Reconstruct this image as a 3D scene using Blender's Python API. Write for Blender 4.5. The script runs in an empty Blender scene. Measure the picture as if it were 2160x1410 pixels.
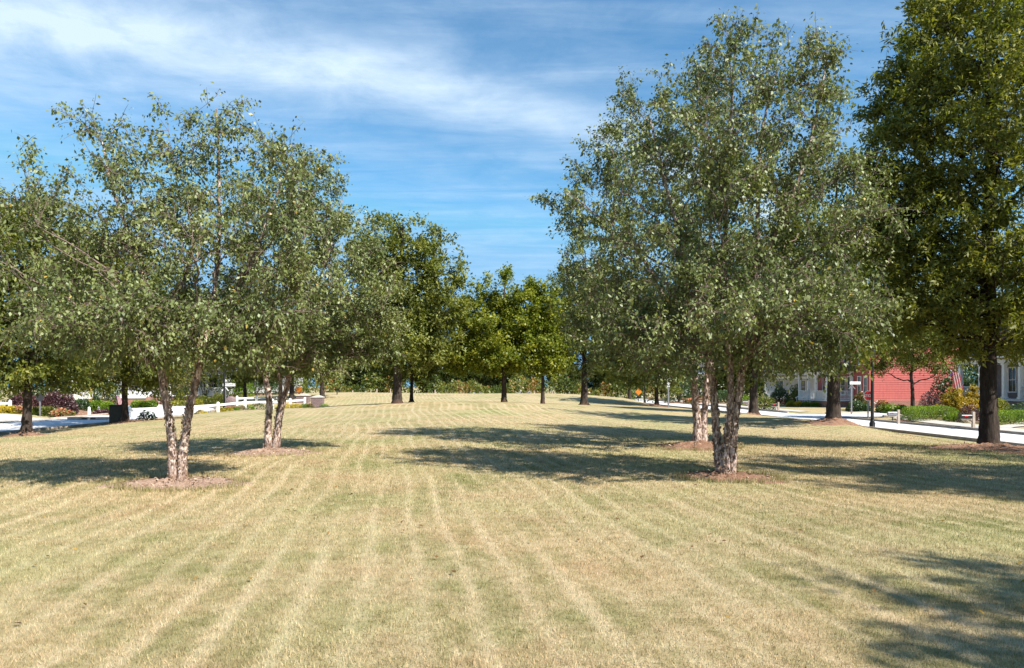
import bpy, math, random
import numpy as np
from mathutils import Vector, Matrix
random.seed(4)
RNG = np.random.default_rng(7)
R = math.radians
sc = bpy.context.scene
col = sc.collection

# ------------------------------------------------------------------ camera
EYE, FPX, CU, CV = 1.65, 1500.0, 1080.0, 815.0
cam_d = bpy.data.cameras.new('camera')
cam_d.sensor_width = 36.0
cam_d.lens = 25.0
cam_d.shift_y = 110.0/2160.0
cam_d.clip_start = 0.1
cam_d.clip_end = 3000
cam = bpy.data.objects.new('camera', cam_d)
cam.location = (0, 0, EYE)
cam.rotation_euler = (R(90), 0, 0)
col.objects.link(cam)
sc.camera = cam

# ------------------------------------------------------------------ world
SUN = Vector((0.77, -0.64, 0.98)).normalized()      # towards the sun
world = bpy.data.worlds.new('World')
sc.world = world
world.use_nodes = True
wn, wl = world.node_tree.nodes, world.node_tree.links
wn.clear()
def N(nodes, typ, **kw):
    n = nodes.new(typ)
    for k, v in kw.items():
        if k.startswith('i_'):
            n.inputs[k[2:].replace('_', ' ')].default_value = v
        else:
            setattr(n, k, v)
    return n
def math_node(nodes, links, op, a, b=None, c=None, clamp=False):
    n = nodes.new('ShaderNodeMath'); n.operation = op; n.use_clamp = clamp
    for i, s in enumerate((a, b, c)):
        if s is None: continue
        if isinstance(s, (int, float)): n.inputs[i].default_value = s
        else: links.new(s, n.inputs[i])
    return n.outputs[0]
sky = N(wn, 'ShaderNodeTexSky', sky_type='NISHITA', sun_disc=False)
sky.sun_elevation = math.asin(SUN.z)
sky.sun_rotation = math.atan2(SUN.x, SUN.y)
sky.altitude = 200
sky.air_density = 1.0
sky.dust_density = 0.2
sky.ozone_density = 1.0
hs = N(wn, 'ShaderNodeHueSaturation')
hs.inputs['Saturation'].default_value = 1.20
hs.inputs['Value'].default_value = 1.0
wl.new(sky.outputs[0], hs.inputs['Color'])
tc = N(wn, 'ShaderNodeTexCoord')
sp = N(wn, 'ShaderNodeSeparateXYZ')
wl.new(tc.outputs['Generated'], sp.inputs[0])
M = lambda op, a, b=None, c=None, clamp=False: math_node(wn, wl, op, a, b, c, clamp)
zc = M('MAXIMUM', sp.outputs[2], 0.02)
px_ = M('DIVIDE', sp.outputs[0], zc)
py_ = M('DIVIDE', sp.outputs[1], zc)
cmb = N(wn, 'ShaderNodeCombineXYZ')
wl.new(px_, cmb.inputs[0]); wl.new(py_, cmb.inputs[1])
warp = N(wn, 'ShaderNodeTexNoise', i_Scale=0.9, i_Detail=4.0)
wl.new(cmb.outputs[0], warp.inputs['Vector'])
wv = M('SUBTRACT', warp.outputs[0], 0.5)
# the long band of cirrus: distance to a gently curved line in the cloud layer
q = M('MULTIPLY_ADD', px_, 0.22, 0.72)
q = M('MULTIPLY_ADD', q, px_, 2.56)
d = M('SUBTRACT', py_, q)
d = M('MULTIPLY_ADD', wv, 0.55, d)
up = M('MULTIPLY', M('MAXIMUM', d, 0.0), 5.0)       # crisp far edge
dn = M('MULTIPLY', M('MAXIMUM', M('MULTIPLY', d, -1.0), 0.0), 3.6)
e = M('ADD', up, dn)
band = M('EXPONENT', M('MULTIPLY', M('MULTIPLY', e, e), -1.0))
haze2 = M('EXPONENT', M('MULTIPLY', M('MULTIPLY', M('MULTIPLY', d, 1.7), M('MULTIPLY', d, 1.7)), -1.0))
rot = N(wn, 'ShaderNodeMapping')
rot.inputs['Rotation'].default_value = (0, 0, R(-38))
rot.inputs['Scale'].default_value = (0.55, 2.6, 1)
wl.new(cmb.outputs[0], rot.inputs['Vector'])
streak = N(wn, 'ShaderNodeTexNoise', i_Scale=1.5, i_Detail=8.0, i_Roughness=0.6, i_Distortion=0.6)
wl.new(rot.outputs[0], streak.inputs['Vector'])
puff = N(wn, 'ShaderNodeTexNoise', i_Scale=2.6, i_Detail=9.0, i_Roughness=0.62, i_Distortion=0.3)
wl.new(cmb.outputs[0], puff.inputs['Vector'])
st = M('MULTIPLY_ADD', streak.outputs[0], 2.6, -0.85, clamp=True)
pf = M('MULTIPLY_ADD', puff.outputs[0], 2.0, -0.45, clamp=True)
left = M('MULTIPLY_ADD', px_, -0.62, 0.02, clamp=True)       # the veil thickens towards -x
thin = M('MULTIPLY', M('MULTIPLY', pf, st), 0.42)
c1 = M('MULTIPLY', band, M('MULTIPLY_ADD', pf, 0.40, 0.24))
c2 = M('MULTIPLY', haze2, M('MULTIPLY', M('ADD', left, 0.08), M('MULTIPLY_ADD', pf, 0.55, 0.06)))
cl = M('ADD', M('ADD', c1, c2), thin)
horiz = M('MULTIPLY_ADD', sp.outputs[2], 6.0, -0.2, clamp=True)
cl = M('MULTIPLY', M('MINIMUM', cl, 0.88), horiz)
mixc = N(wn, 'ShaderNodeMix', data_type='RGBA')
wl.new(cl, mixc.inputs[0])
tint = N(wn, 'ShaderNodeMix', data_type='RGBA', blend_type='MULTIPLY')
tint.inputs[0].default_value = 1.0
tint.inputs[7].default_value = (0.80, 1.15, 1.16, 1)
wl.new(hs.outputs[0], tint.inputs[6])
lim = N(wn, 'ShaderNodeVectorMath', operation='MINIMUM')     # clear air: no white glow at the horizon
lim.inputs[1].default_value = (1.75, 3.75, 5.9)
wl.new(tint.outputs[2], lim.inputs[0])
wl.new(lim.outputs[0], mixc.inputs[6])
mixc.inputs[7].default_value = (5.2, 6.3, 7.4, 1)
bg = N(wn, 'ShaderNodeBackground', i_Strength=0.081)
wl.new(mixc.outputs[2], bg.inputs[0])
wo = N(wn, 'ShaderNodeOutputWorld')
wl.new(bg.outputs[0], wo.inputs[0])

# ------------------------------------------------------------------ sun
sd = bpy.data.lights.new('sun', 'SUN')
sd.energy = 5.0
sd.angle = R(0.53)
sd.color = (1.0, 0.94, 0.83)
sun = bpy.data.objects.new('sun', sd)
sun.rotation_euler = SUN.to_track_quat('Z', 'Y').to_euler()
sun.location = (20, -20, 40)
col.objects.link(sun)
sc.view_settings.view_transform = 'Standard'
sc.view_settings.look = 'None'
sc.view_settings.exposure = 1.0
sc.view_settings.gamma = 1.0

# ------------------------------------------------------------------ helpers
def W(u, v, Y):
    """world point of a pixel of the photograph at distance Y"""
    return ((u-CU)/FPX*Y, Y, EYE-(v-CV)/FPX*Y)
def X(u, Y): return (u-CU)/FPX*Y
def tag(o, label=None, cat=None, group=None, kind=None):
    if label: o['label'] = label
    if cat: o['category'] = cat
    if group: o['group'] = group
    if kind: o['kind'] = kind
    return o
def empty(name, loc, rz=0.0):
    o = bpy.data.objects.new(name, None)
    o.empty_display_size = 0.2
    o.location = loc
    o.rotation_euler = (0, 0, rz)
    col.objects.link(o)
    return o
def link_mesh(name, me, mat, parent=None):
    o = bpy.data.objects.new(name, me)
    if mat is not None and len(me.materials) == 0: me.materials.append(mat)
    if parent is not None: o.parent = parent
    col.objects.link(o)
    return o
def np_mesh(name, V, F, mat=None, parent=None, smooth=False, face_attr=None):
    """V (n,3), F (m,k) uniform polygons, or a list of such arrays"""
    Fs = F if isinstance(F, list) else [F]
    Fs = [np.asarray(f, np.int32) for f in Fs if len(f)]
    V = np.asarray(V, np.float32)
    me = bpy.data.meshes.new(name)
    me.vertices.add(len(V)); me.vertices.foreach_set('co', V.ravel())
    nl = sum(f.size for f in Fs); nf = sum(len(f) for f in Fs)
    me.loops.add(nl); me.polygons.add(nf)
    me.loops.foreach_set('vertex_index', np.concatenate([f.ravel() for f in Fs]))
    tot = np.concatenate([np.full(len(f), f.shape[1], np.int32) for f in Fs])
    start = np.concatenate([[0], np.cumsum(tot)[:-1]]).astype(np.int32)
    me.polygons.foreach_set('loop_start', start)
    me.polygons.foreach_set('loop_total', tot)
    if smooth: me.polygons.foreach_set('use_smooth', np.ones(nf, bool))
    if face_attr:
        for k, a in face_attr.items():
            at = me.attributes.new(k, 'FLOAT', 'FACE')
            at.data.foreach_set('value', np.asarray(a, np.float32))
    me.update(calc_edges=True)
    return link_mesh(name, me, mat, parent)
def copy_tree(o, parent=None):
    c = o.copy(); col.objects.link(c)
    if parent is not None: c.parent = parent
    for ch in list(o.children): copy_tree(ch, c)
    return c

class MB:
    def __init__(s): s.v = []; s.f = []; s.n = 0
    def add(s, vs, fs):
        s.v += [tuple(p) for p in vs]
        s.f += [tuple(i+s.n for i in f) for f in fs]
        s.n += len(vs)
    def box(s, c, d, rz=0.0, bevel=0):
        cx, cy, cz = c; hx, hy, hz = d[0]/2, d[1]/2, d[2]/2
        co, si = math.cos(rz), math.sin(rz)
        vs = []
        for z in (-hz, hz):
            for x, y in ((-hx, -hy), (hx, -hy), (hx, hy), (-hx, hy)):
                vs.append((cx+x*co-y*si, cy+x*si+y*co, cz+z))
        s.add(vs, [(3,2,1,0),(4,5,6,7),(0,1,5,4),(1,2,6,5),(2,3,7,6),(3,0,4,7)])
        return s
    def span(s, x0, x1, y0, y1, z0, z1):
        return s.box(((x0+x1)/2, (y0+y1)/2, (z0+z1)/2), (x1-x0, y1-y0, z1-z0))
    def bar(s, a, b, w, h):
        a = Vector(a); b = Vector(b); t = (b-a).normalized()
        up = Vector((0,0,1)) if abs(t.z) < .95 else Vector((0,1,0))
        sd_ = t.cross(up).normalized(); u2 = sd_.cross(t).normalized()
        vs = []
        for p in (a, b):
            for i, j in ((-1,-1),(1,-1),(1,1),(-1,1)):
                vs.append(p+sd_*(i*w/2)+u2*(j*h/2))
        s.add(vs, [(3,2,1,0),(4,5,6,7),(0,1,5,4),(1,2,6,5),(2,3,7,6),(3,0,4,7)])
        return s
    def lathe(s, c, prof, n=12):
        cx, cy, cz = c; vs = []; fs = []
        for r, z in prof:
            for k in range(n):
                a = 2*math.pi*k/n
                vs.append((cx+r*math.cos(a), cy+r*math.sin(a), cz+z))
        for i in range(len(prof)-1):
            for k in range(n):
                k2 = (k+1) % n
                fs.append((i*n+k, i*n+k2, (i+1)*n+k2, (i+1)*n+k))
        fs.append(tuple(reversed(range(n)))); fs.append(tuple((len(prof)-1)*n+k for k in range(n)))
        s.add(vs, fs); return s
    def prism(s, poly, axis, a, b):
        """poly of 2-D points extruded along axis from a to b"""
        n = len(poly); vs = []
        for t in (a, b):
            for p, q_ in poly:
                vs.append({'x': (t, p, q_), 'y': (p, t, q_), 'z': (p, q_, t)}[axis])
        fs = [tuple(reversed(range(n))), tuple(range(n, 2*n))]
        for k in range(n):
            k2 = (k+1) % n; fs.append((k, k2, n+k2, n+k))
        s.add(vs, fs); return s
    def build(s, name, mat, parent=None, smooth=False, bevel=0):
        me = bpy.data.meshes.new(name)
        me.from_pydata([tuple(p) for p in s.v], [], s.f)
        if smooth:
            for p in me.polygons: p.use_smooth = True
        o = link_mesh(name, me, mat, parent)
        if bevel:
            m = o.modifiers.new('bevel', 'BEVEL'); m.width = bevel; m.segments = 2; m.limit_method = 'ANGLE'
        return o

# ------------------------------------------------------------------ materials
def new_mat(name):
    m = bpy.data.materials.new(name); m.use_nodes = True
    nt = m.node_tree; nt.nodes.clear()
    out = nt.nodes.new('ShaderNodeOutputMaterial')
    return m, nt.nodes, nt.links, out
def ramp(nodes, links, fac, stops):
    r = nodes.new('ShaderNodeValToRGB')
    el = r.color_ramp.elements
    while len(el) < len(stops): el.new(0.5)
    for e_, (p, c) in zip(el, stops):
        e_.position = p; e_.color = (*c, 1)
    if fac is not None: links.new(fac, r.inputs[0])
    return r.outputs[0]
def mixcol(nodes, links, fac, a, b, blend='MIX'):
    n = nodes.new('ShaderNodeMix'); n.data_type = 'RGBA'; n.blend_type = blend
    for s, v in ((0, fac), (6, a), (7, b)):
        if isinstance(v, (int, float)): n.inputs[s].default_value = v
        elif isinstance(v, tuple): n.inputs[s].default_value = (*v, 1)
        else: links.new(v, n.inputs[s])
    return n.outputs[2]
def noise(nodes, links, vec, scale, detail=4, rough=.55, dist=0):
    n = nodes.new('ShaderNodeTexNoise'); n.inputs['Scale'].default_value = scale
    n.inputs['Detail'].default_value = detail; n.inputs['Roughness'].default_value = rough
    n.inputs['Distortion'].default_value = dist
    if vec is not None: links.new(vec, n.inputs['Vector'])
    return n.outputs[0]
def mapping(nodes, links, vec, scale=(1,1,1), rot_=(0,0,0)):
    n = nodes.new('ShaderNodeMapping'); n.inputs['Scale'].default_value = scale
    n.inputs['Rotation'].default_value = rot_
    links.new(vec, n.inputs['Vector']); return n.outputs[0]

def simple_mat(name, c, rough=.6, var=.12, scale=6, bump=.15, metal=0, spec=.4, streak=0.0):
    m, n, l, out = new_mat(name)
    tcd = n.new('ShaderNodeTexCoord'); v = tcd.outputs['Object']
    f = noise(n, l, v, scale, 5)
    c0 = tuple(max(0, x*(1-var*2)) for x in c); c1_ = tuple(min(1, x*(1+var)) for x in c)
    cc = ramp(n, l, f, [(.3, c0), (.7, c1_)])
    if streak:
        f2 = noise(n, l, mapping(n, l, v, (3, 3, .3)), 2, 4)
        dark = ramp(n, l, f2, [(.35, tuple([1-streak]*3)), (.6, (1, 1, 1))])
        cc = mixcol(n, l, 1.0, cc, dark, 'MULTIPLY')
    b = n.new('ShaderNodeBsdfPrincipled')
    l.new(cc, b.inputs['Base Color']); b.inputs['Roughness'].default_value = rough
    b.inputs['Metallic'].default_value = metal; b.inputs['Specular IOR Level'].default_value = spec
    if bump:
        bp = n.new('ShaderNodeBump'); bp.inputs['Strength'].default_value = bump; bp.inputs['Distance'].default_value = .01
        l.new(noise(n, l, v, scale*8, 4), bp.inputs['Height']); l.new(bp.outputs[0], b.inputs['Normal'])
    l.new(b.outputs[0], out.inputs[0])
    return m

def leaf_mat(name, cols, trans=.35, gloss=.22, rough=.42, tcol=None):
    """cols: list of (position, colour) over the per-leaf random value"""
    m, n, l, out = new_mat(name)
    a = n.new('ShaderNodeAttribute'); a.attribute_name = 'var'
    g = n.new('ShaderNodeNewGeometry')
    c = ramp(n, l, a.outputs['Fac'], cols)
    big = noise(n, l, g.outputs['Position'], .9, 3)
    c = mixcol(n, l, 1.0, c, ramp(n, l, big, [(.3, (.72, .8, .72)), (.7, (1.22, 1.12, .95))]), 'MULTIPLY')
    df = n.new('ShaderNodeBsdfDiffuse'); l.new(c, df.inputs[0])
    tr = n.new('ShaderNodeBsdfTranslucent')
    l.new(mixcol(n, l, 1.0, c, tcol or (1.25, 1.35, .55), 'MULTIPLY'), tr.inputs[0])
    mx = n.new('ShaderNodeMixShader'); mx.inputs[0].default_value = trans
    l.new(df.outputs[0], mx.inputs[1]); l.new(tr.outputs[0], mx.inputs[2])
    gl = n.new('ShaderNodeBsdfGlossy'); gl.inputs['Roughness'].default_value = rough
    gl.inputs[0].default_value = (.9, .95, 1, 1)
    m2 = n.new('ShaderNodeMixShader'); m2.inputs[0].default_value = gloss*.16
    l.new(mx.outputs[0], m2.inputs[1]); l.new(gl.outputs[0], m2.inputs[2])
    l.new(m2.outputs[0], out.inputs[0])
    return m

def lawn_color(n, l):
    """mown, half dormant lawn: irregular wheel lines along the mowing direction over patches of green and straw"""
    g = n.new('ShaderNodeNewGeometry'); pos = g.outputs['Position']
    s = n.new('ShaderNodeSeparateXYZ'); l.new(pos, s.inputs[0])
    mth = lambda op, a, b=None, c=None, clamp=False: math_node(n, l, op, a, b, c, clamp)
    wob = mth('MULTIPLY_ADD', noise(n, l, mapping(n, l, pos, (.04, .045, .04)), 1.0, 2), 3.0, -1.5)
    cx = mth('ADD', mth('MULTIPLY_ADD', s.outputs[1], .153, s.outputs[0]), wob)
    cb = n.new('ShaderNodeCombineXYZ'); l.new(cx, cb.inputs[0]); l.new(mth('MULTIPLY', s.outputs[1], .10), cb.inputs[1])
    v = cb.outputs[0]
    w = n.new('ShaderNodeTexWave'); w.wave_type = 'BANDS'; w.bands_direction = 'X'
    w.inputs['Scale'].default_value = .72; w.inputs['Distortion'].default_value = 2.2
    w.inputs['Detail'].default_value = 3; w.inputs['Detail Scale'].default_value = .8
    l.new(v, w.inputs['Vector'])
    lines = mth('POWER', w.outputs['Fac'], 4.5)
    st1 = noise(n, l, mapping(n, l, v, (2.3, .55, 1)), 1.0, 3, .5)
    brk = noise(n, l, mapping(n, l, v, (.9, 1.4, 1)), 1.0, 4, .6)
    lines = mth('MULTIPLY', lines, mth('MULTIPLY_ADD', brk, 4.0, -1.35, clamp=True))
    st1 = mth('MULTIPLY_ADD', st1, 3.0, -1.1, clamp=True)
    pat = noise(n, l, pos, .55, 6, .62, .4)
    pat2 = noise(n, l, pos, 2.3, 5, .65, .3)
    fine = noise(n, l, pos, 22, 4, .7)
    clump = noise(n, l, pos, 7.0, 4, .7)
    straw = ramp(n, l, clump, [(.25, (.33, .255, .155)), (.5, (.465, .375, .25)), (.75, (.58, .495, .365))])
    green = ramp(n, l, clump, [(.25, (.15, .15, .06)), (.55, (.275, .265, .13)), (.8, (.37, .35, .195))])
    f = mth('MULTIPLY_ADD', pat, 3.2, -1.3)
    f = mth('ADD', f, mth('MULTIPLY_ADD', pat2, 1.9, -1.0))
    f = mth('ADD', f, mth('MULTIPLY_ADD', fine, .8, -.4))
    f = mth('SUBTRACT', f, mth('MULTIPLY', lines, .6))
    f = mth('SUBTRACT', f, mth('MULTIPLY_ADD', st1, .45, -.12), clamp=True)
    c = mixcol(n, l, f, straw, green)
    # rusty thin patches
    rust = noise(n, l, mapping(n, l, pos, (1.1, 1.1, 1)), .8, 5, .6)
    c = mixcol(n, l, mth('MULTIPLY_ADD', rust, 3.0, -1.65, clamp=True), c, (.30, .205, .115))
    c = mixcol(n, l, mth('MULTIPLY', lines, .44), c, (.63, .545, .42))
    big = noise(n, l, mapping(n, l, pos, (.22, .22, .2)), 1.0, 4, .6)
    c = mixcol(n, l, 1.0, c, ramp(n, l, big, [(.34, (.84, .93, .80)), (.5, (.98, .98, .96)), (.66, (1.05, .98, .95))]), 'MULTIPLY')
    return c, fine, clump, pos

m_lawn, n, l, out = new_mat('lawn_ground')
c, fine, clump, pos = lawn_color(n, l)
c = mixcol(n, l, 1.0, c, (.84, .84, .74), 'MULTIPLY')
b = n.new('ShaderNodeBsdfPrincipled'); l.new(c, b.inputs['Base Color'])
b.inputs['Roughness'].default_value = .9; b.inputs['Specular IOR Level'].default_value = .1
bp = n.new('ShaderNodeBump'); bp.inputs['Strength'].default_value = .8; bp.inputs['Distance'].default_value = .03
l.new(noise(n, l, pos, 30, 5, .75), bp.inputs['Height']); l.new(bp.outputs[0], b.inputs['Normal'])
l.new(b.outputs[0], out.inputs[0])

m_blade, n, l, out = new_mat('grass_blades')
c, fine, clump, pos = lawn_color(n, l)
a = n.new('ShaderNodeAttribute'); a.attribute_name = 'var'
c = mixcol(n, l, 1.0, c, ramp(n, l, a.outputs['Fac'], [(0, (.46, .54, .34)), (.3, (.86, .92, .74)), (.6, (1.18, 1.12, 1.06)), (1, (1.6, 1.5, 1.4))]), 'MULTIPLY')
df = n.new('ShaderNodeBsdfDiffuse'); l.new(c, df.inputs[0])
tr = n.new('ShaderNodeBsdfTranslucent'); l.new(c, tr.inputs[0])
mx = n.new('ShaderNodeMixShader'); mx.inputs[0].default_value = .3
l.new(df.outputs[0], mx.inputs[1]); l.new(tr.outputs[0], mx.inputs[2]); l.new(mx.outputs[0], out.inputs[0])

def bark_mat(name, dark, mid, light, birch=False):
    m, n, l, out = new_mat(name)
    tcd = n.new('ShaderNodeTexCoord'); v = tcd.outputs['Object']
    if birch:
        vv = mapping(n, l, v, (1, 1, .42))
        vo = n.new('ShaderNodeTexVoronoi'); vo.inputs['Scale'].default_value = 26
        vo.inputs['Randomness'].default_value = 1
        wv_ = n.new('ShaderNodeVectorMath'); wv_.operation = 'ADD'
        nn = n.new('ShaderNodeTexNoise'); nn.inputs['Scale'].default_value = 14; nn.inputs['Detail'].default_value = 4
        l.new(vv, nn.inputs['Vector'])
        sc_ = n.new('ShaderNodeVectorMath'); sc_.operation = 'SCALE'; sc_.inputs['Scale'].default_value = .09
        l.new(nn.outputs['Color'], sc_.inputs[0]); l.new(vv, wv_.inputs[0]); l.new(sc_.outputs[0], wv_.inputs[1])
        l.new(wv_.outputs[0], vo.inputs['Vector'])
        f = math_node(n, l, 'MULTIPLY_ADD', noise(n, l, vv, 20, 5, .7), .9, math_node(n, l, 'MULTIPLY_ADD', vo.outputs['Color'], .55, -.28))
        cc = ramp(n, l, f, [(.26, dark), (.47, mid), (.64, light), (.84, tuple(min(1, x*1.2) for x in light))])
        z = n.new('ShaderNodeSeparateXYZ'); l.new(v, z.inputs[0])
        base = math_node(n, l, 'MULTIPLY_ADD', z.outputs[2], -3.2, 1.0, clamp=True)
        cc = mixcol(n, l, math_node(n, l, 'MULTIPLY', base, .75), cc, (.20, .10, .045))
        h = f
    else:
        vv = mapping(n, l, v, (1, 1, .16))
        f = noise(n, l, vv, 16, 6, .7, .5)
        cc = ramp(n, l, f, [(.3, dark), (.52, mid), (.72, light)])
        z = n.new('ShaderNodeSeparateXYZ'); l.new(v, z.inputs[0])
        base = math_node(n, l, 'MULTIPLY_ADD', z.outputs[2], -2.5, .9, clamp=True)
        cc = mixcol(n, l, math_node(n, l, 'MULTIPLY', base, .6), cc, (.12, .06, .035))
        h = f
    b = n.new('ShaderNodeBsdfPrincipled'); l.new(cc, b.inputs['Base Color'])
    b.inputs['Roughness'].default_value = .9; b.inputs['Specular IOR Level'].default_value = .15
    bp = n.new('ShaderNodeBump'); bp.inputs['Strength'].default_value = 1; bp.inputs['Distance'].default_value = .02
    l.new(h, bp.inputs['Height']); l.new(bp.outputs[0], b.inputs['Normal'])
    l.new(b.outputs[0], out.inputs[0]); return m

m_bark_birch = bark_mat('birch_bark', (.10, .068, .056), (.31, .225, .195), (.60, .49, .44), True)
m_bark_oak = bark_mat('oak_bark', (.018, .014, .012), (.05, .038, .032), (.11, .088, .075))
m_twig = simple_mat('birch_twig', (.19, .135, .115), .8, .2, 12, .2)
m_flake = leaf_mat('bark_flake', [(0, (.16, .095, .07)), (.45, (.33, .235, .19)), (1, (.62, .50, .44))], trans=.15, gloss=.05, tcol=(1, .8, .6))
m_leaf_birch = leaf_mat('birch_leaf', [(0, (.055, .066, .018)), (.45, (.150, .184, .060)), (.85, (.275, .312, .145)), (.96, (.27, .27, .08)), (1, (.42, .30, .07))], trans=.22, gloss=.22, rough=.5)
m_leaf_oak = leaf_mat('oak_leaf', [(0, (.05, .06, .010)), (.5, (.148, .172, .030)), (.85, (.27, .275, .06)), (1, (.36, .28, .06))], trans=.30, gloss=.15, rough=.6)
m_leaf_willow = leaf_mat('willow_oak_leaf', [(0, (.06, .068, .012)), (.5, (.19, .205, .038)), (.85, (.33, .32, .08)), (1, (.38, .30, .07))], trans=.34, gloss=.15, rough=.6)
m_leaf_maple = leaf_mat('maple_leaf', [(0, (.06, .09, .014)), (.5, (.18, .21, .030)), (.9, (.32, .32, .055)), (1, (.38, .28, .05))], trans=.34, gloss=.08)
m_leaf_far = leaf_mat('woodland_leaf', [(0, (.022, .036, .010)), (.5, (.055, .078, .018)), (1, (.12, .14, .03))], trans=.3, gloss=.2)
m_leaf_brush = leaf_mat('brush_leaf', [(0, (.05, .075, .018)), (.4, (.12, .15, .03)), (.8, (.17, .19, .045)), (.96, (.22, .18, .06)), (1, (.28, .15, .06))], trans=.35, gloss=.15)
m_hedge = leaf_mat('hedge_leaf', [(0, (.08, .14, .015)), (.5, (.15, .24, .025)), (1, (.24, .33, .04))], trans=.35, gloss=.2)
m_lime = leaf_mat('lime_hedge_leaf', [(0, (.16, .17, .02)), (.5, (.27, .27, .03)), (1, (.38, .35, .05))], trans=.35, gloss=.2)
m_purple = leaf_mat('purple_leaf', [(0, (.035, .012, .018)), (.5, (.085, .035, .05)), (1, (.16, .08, .085))], trans=.2, gloss=.3, tcol=(1.3, .7, .8))
m_orange = leaf_mat('autumn_leaf', [(0, (.20, .20, .03)), (.4, (.40, .33, .04)), (.75, (.52, .33, .05)), (1, (.55, .22, .06))], trans=.35, gloss=.2, tcol=(1.3, 1.1, .5))
m_dkshrub = leaf_mat('dark_shrub_leaf', [(0, (.02, .045, .018)), (.5, (.045, .09, .03)), (1, (.09, .15, .05))], trans=.25, gloss=.35)
m_yellow = leaf_mat('yellow_flower', [(0, (.18, .20, .03)), (.4, (.38, .32, .04)), (1, (.65, .48, .06))], trans=.3, gloss=.1)
m_coral = leaf_mat('coral_rose', [(0, (.07, .11, .03)), (.45, (.14, .18, .05)), (.62, (.60, .22, .14)), (1, (.85, .50, .38))], trans=.3, gloss=.1, tcol=(1.2, 1, .8))
m_pink = leaf_mat('bronze_pink_leaf', [(0, (.06, .09, .03)), (.5, (.16, .16, .05)), (.8, (.24, .16, .08)), (1, (.32, .16, .11))], trans=.3, gloss=.3, tcol=(1.2, 1, .7))
m_white = simple_mat('white_paint', (.80, .80, .80), .45, .03, 4, .03, streak=.08)
m_whitetrim = simple_mat('white_trim', (.74, .74, .76), .5, .03, 4, .03)
m_red = simple_mat('red_siding_paint', (.47, .11, .10), .6, .06, 5, .08, streak=.12)
m_grey_siding = simple_mat('taupe_siding_paint', (.14, .125, .12), .6, .08, 5, .08)
m_bluegrey = simple_mat('pale_siding_paint', (.55, .57, .60), .6, .05, 5, .08)
m_roof = simple_mat('asphalt_shingle', (.085, .08, .08), .9, .25, 9, .5)
m_glass = simple_mat('window_glass', (.03, .035, .04), .06, .1, 2, 0, spec=.8)
m_blackmetal = simple_mat('black_metal', (.012, .012, .014), .4, .2, 10, .05)
m_greymetal = simple_mat('grey_metal', (.22, .22, .25), .5, .1, 10, .05, metal=.3)
m_signwhite = simple_mat('sign_white', (.82, .82, .82), .4, .02, 4, 0)
m_signred = simple_mat('sign_red', (.52, .02, .025), .4, .04, 4, 0)
m_signorange = simple_mat('sign_orange', (.50, .17, .02), .4, .04, 4, 0)
m_signdark = simple_mat('sign_lettering', (.03, .03, .035), .5, .04, 4, 0)
m_wood = simple_mat('weathered_wood', (.42, .35, .30), .8, .15, 12, .3)
m_greenmetal = simple_mat('dark_cabinet', (.014, .018, .015), .5, .2, 5, .05)
m_concrete = simple_mat('concrete', (.50, .46, .42), .85, .1, 4, .3)
m_curb = simple_mat('curb_concrete', (.36, .30, .25), .85, .15, 3, .3)
m_flagred = simple_mat('flag_red', (.42, .03, .05), .7, .05, 5, 0)
m_flagwhite = simple_mat('flag_white', (.7, .7, .72), .7, .05, 5, 0)
m_flagblue = simple_mat('flag_blue', (.03, .04, .18), .7, .05, 5, 0)

def brick_mat(name, c1b, c2b, mortar, scale=1.0):
    m, n, l, out = new_mat(name)
    tcd = n.new('ShaderNodeTexCoord')
    s = n.new('ShaderNodeSeparateXYZ'); l.new(tcd.outputs['Object'], s.inputs[0])
    cb = n.new('ShaderNodeCombineXYZ')
    l.new(math_node(n, l, 'ADD', s.outputs[0], s.outputs[1]), cb.inputs[0]); l.new(s.outputs[2], cb.inputs[1])
    bt = n.new('ShaderNodeTexBrick'); l.new(cb.outputs[0], bt.inputs['Vector'])
    bt.inputs['Scale'].default_value = scale
    bt.inputs['Brick Width'].default_value = .22; bt.inputs['Row Height'].default_value = .075
    bt.inputs['Mortar Size'].default_value = .008
    bt.inputs['Color1'].default_value = (*c1b, 1); bt.inputs['Color2'].default_value = (*c2b, 1)
    bt.inputs['Mortar'].default_value = (*mortar, 1)
    b = n.new('ShaderNodeBsdfPrincipled'); l.new(bt.outputs[0], b.inputs['Base Color'])
    b.inputs['Roughness'].default_value = .85
    bp = n.new('ShaderNodeBump'); bp.inputs['Distance'].default_value = -.01
    l.new(bt.outputs['Fac'], bp.inputs['Height']); l.new(bp.outputs[0], b.inputs['Normal'])
    l.new(b.outputs[0], out.inputs[0]); return m
m_brick = brick_mat('red_brick', (.30, .12, .085), (.22, .08, .06), (.42, .36, .32))
m_darkbrick = brick_mat('dark_brick', (.20, .12, .12), (.12, .07, .075), (.35, .31, .30))

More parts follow.
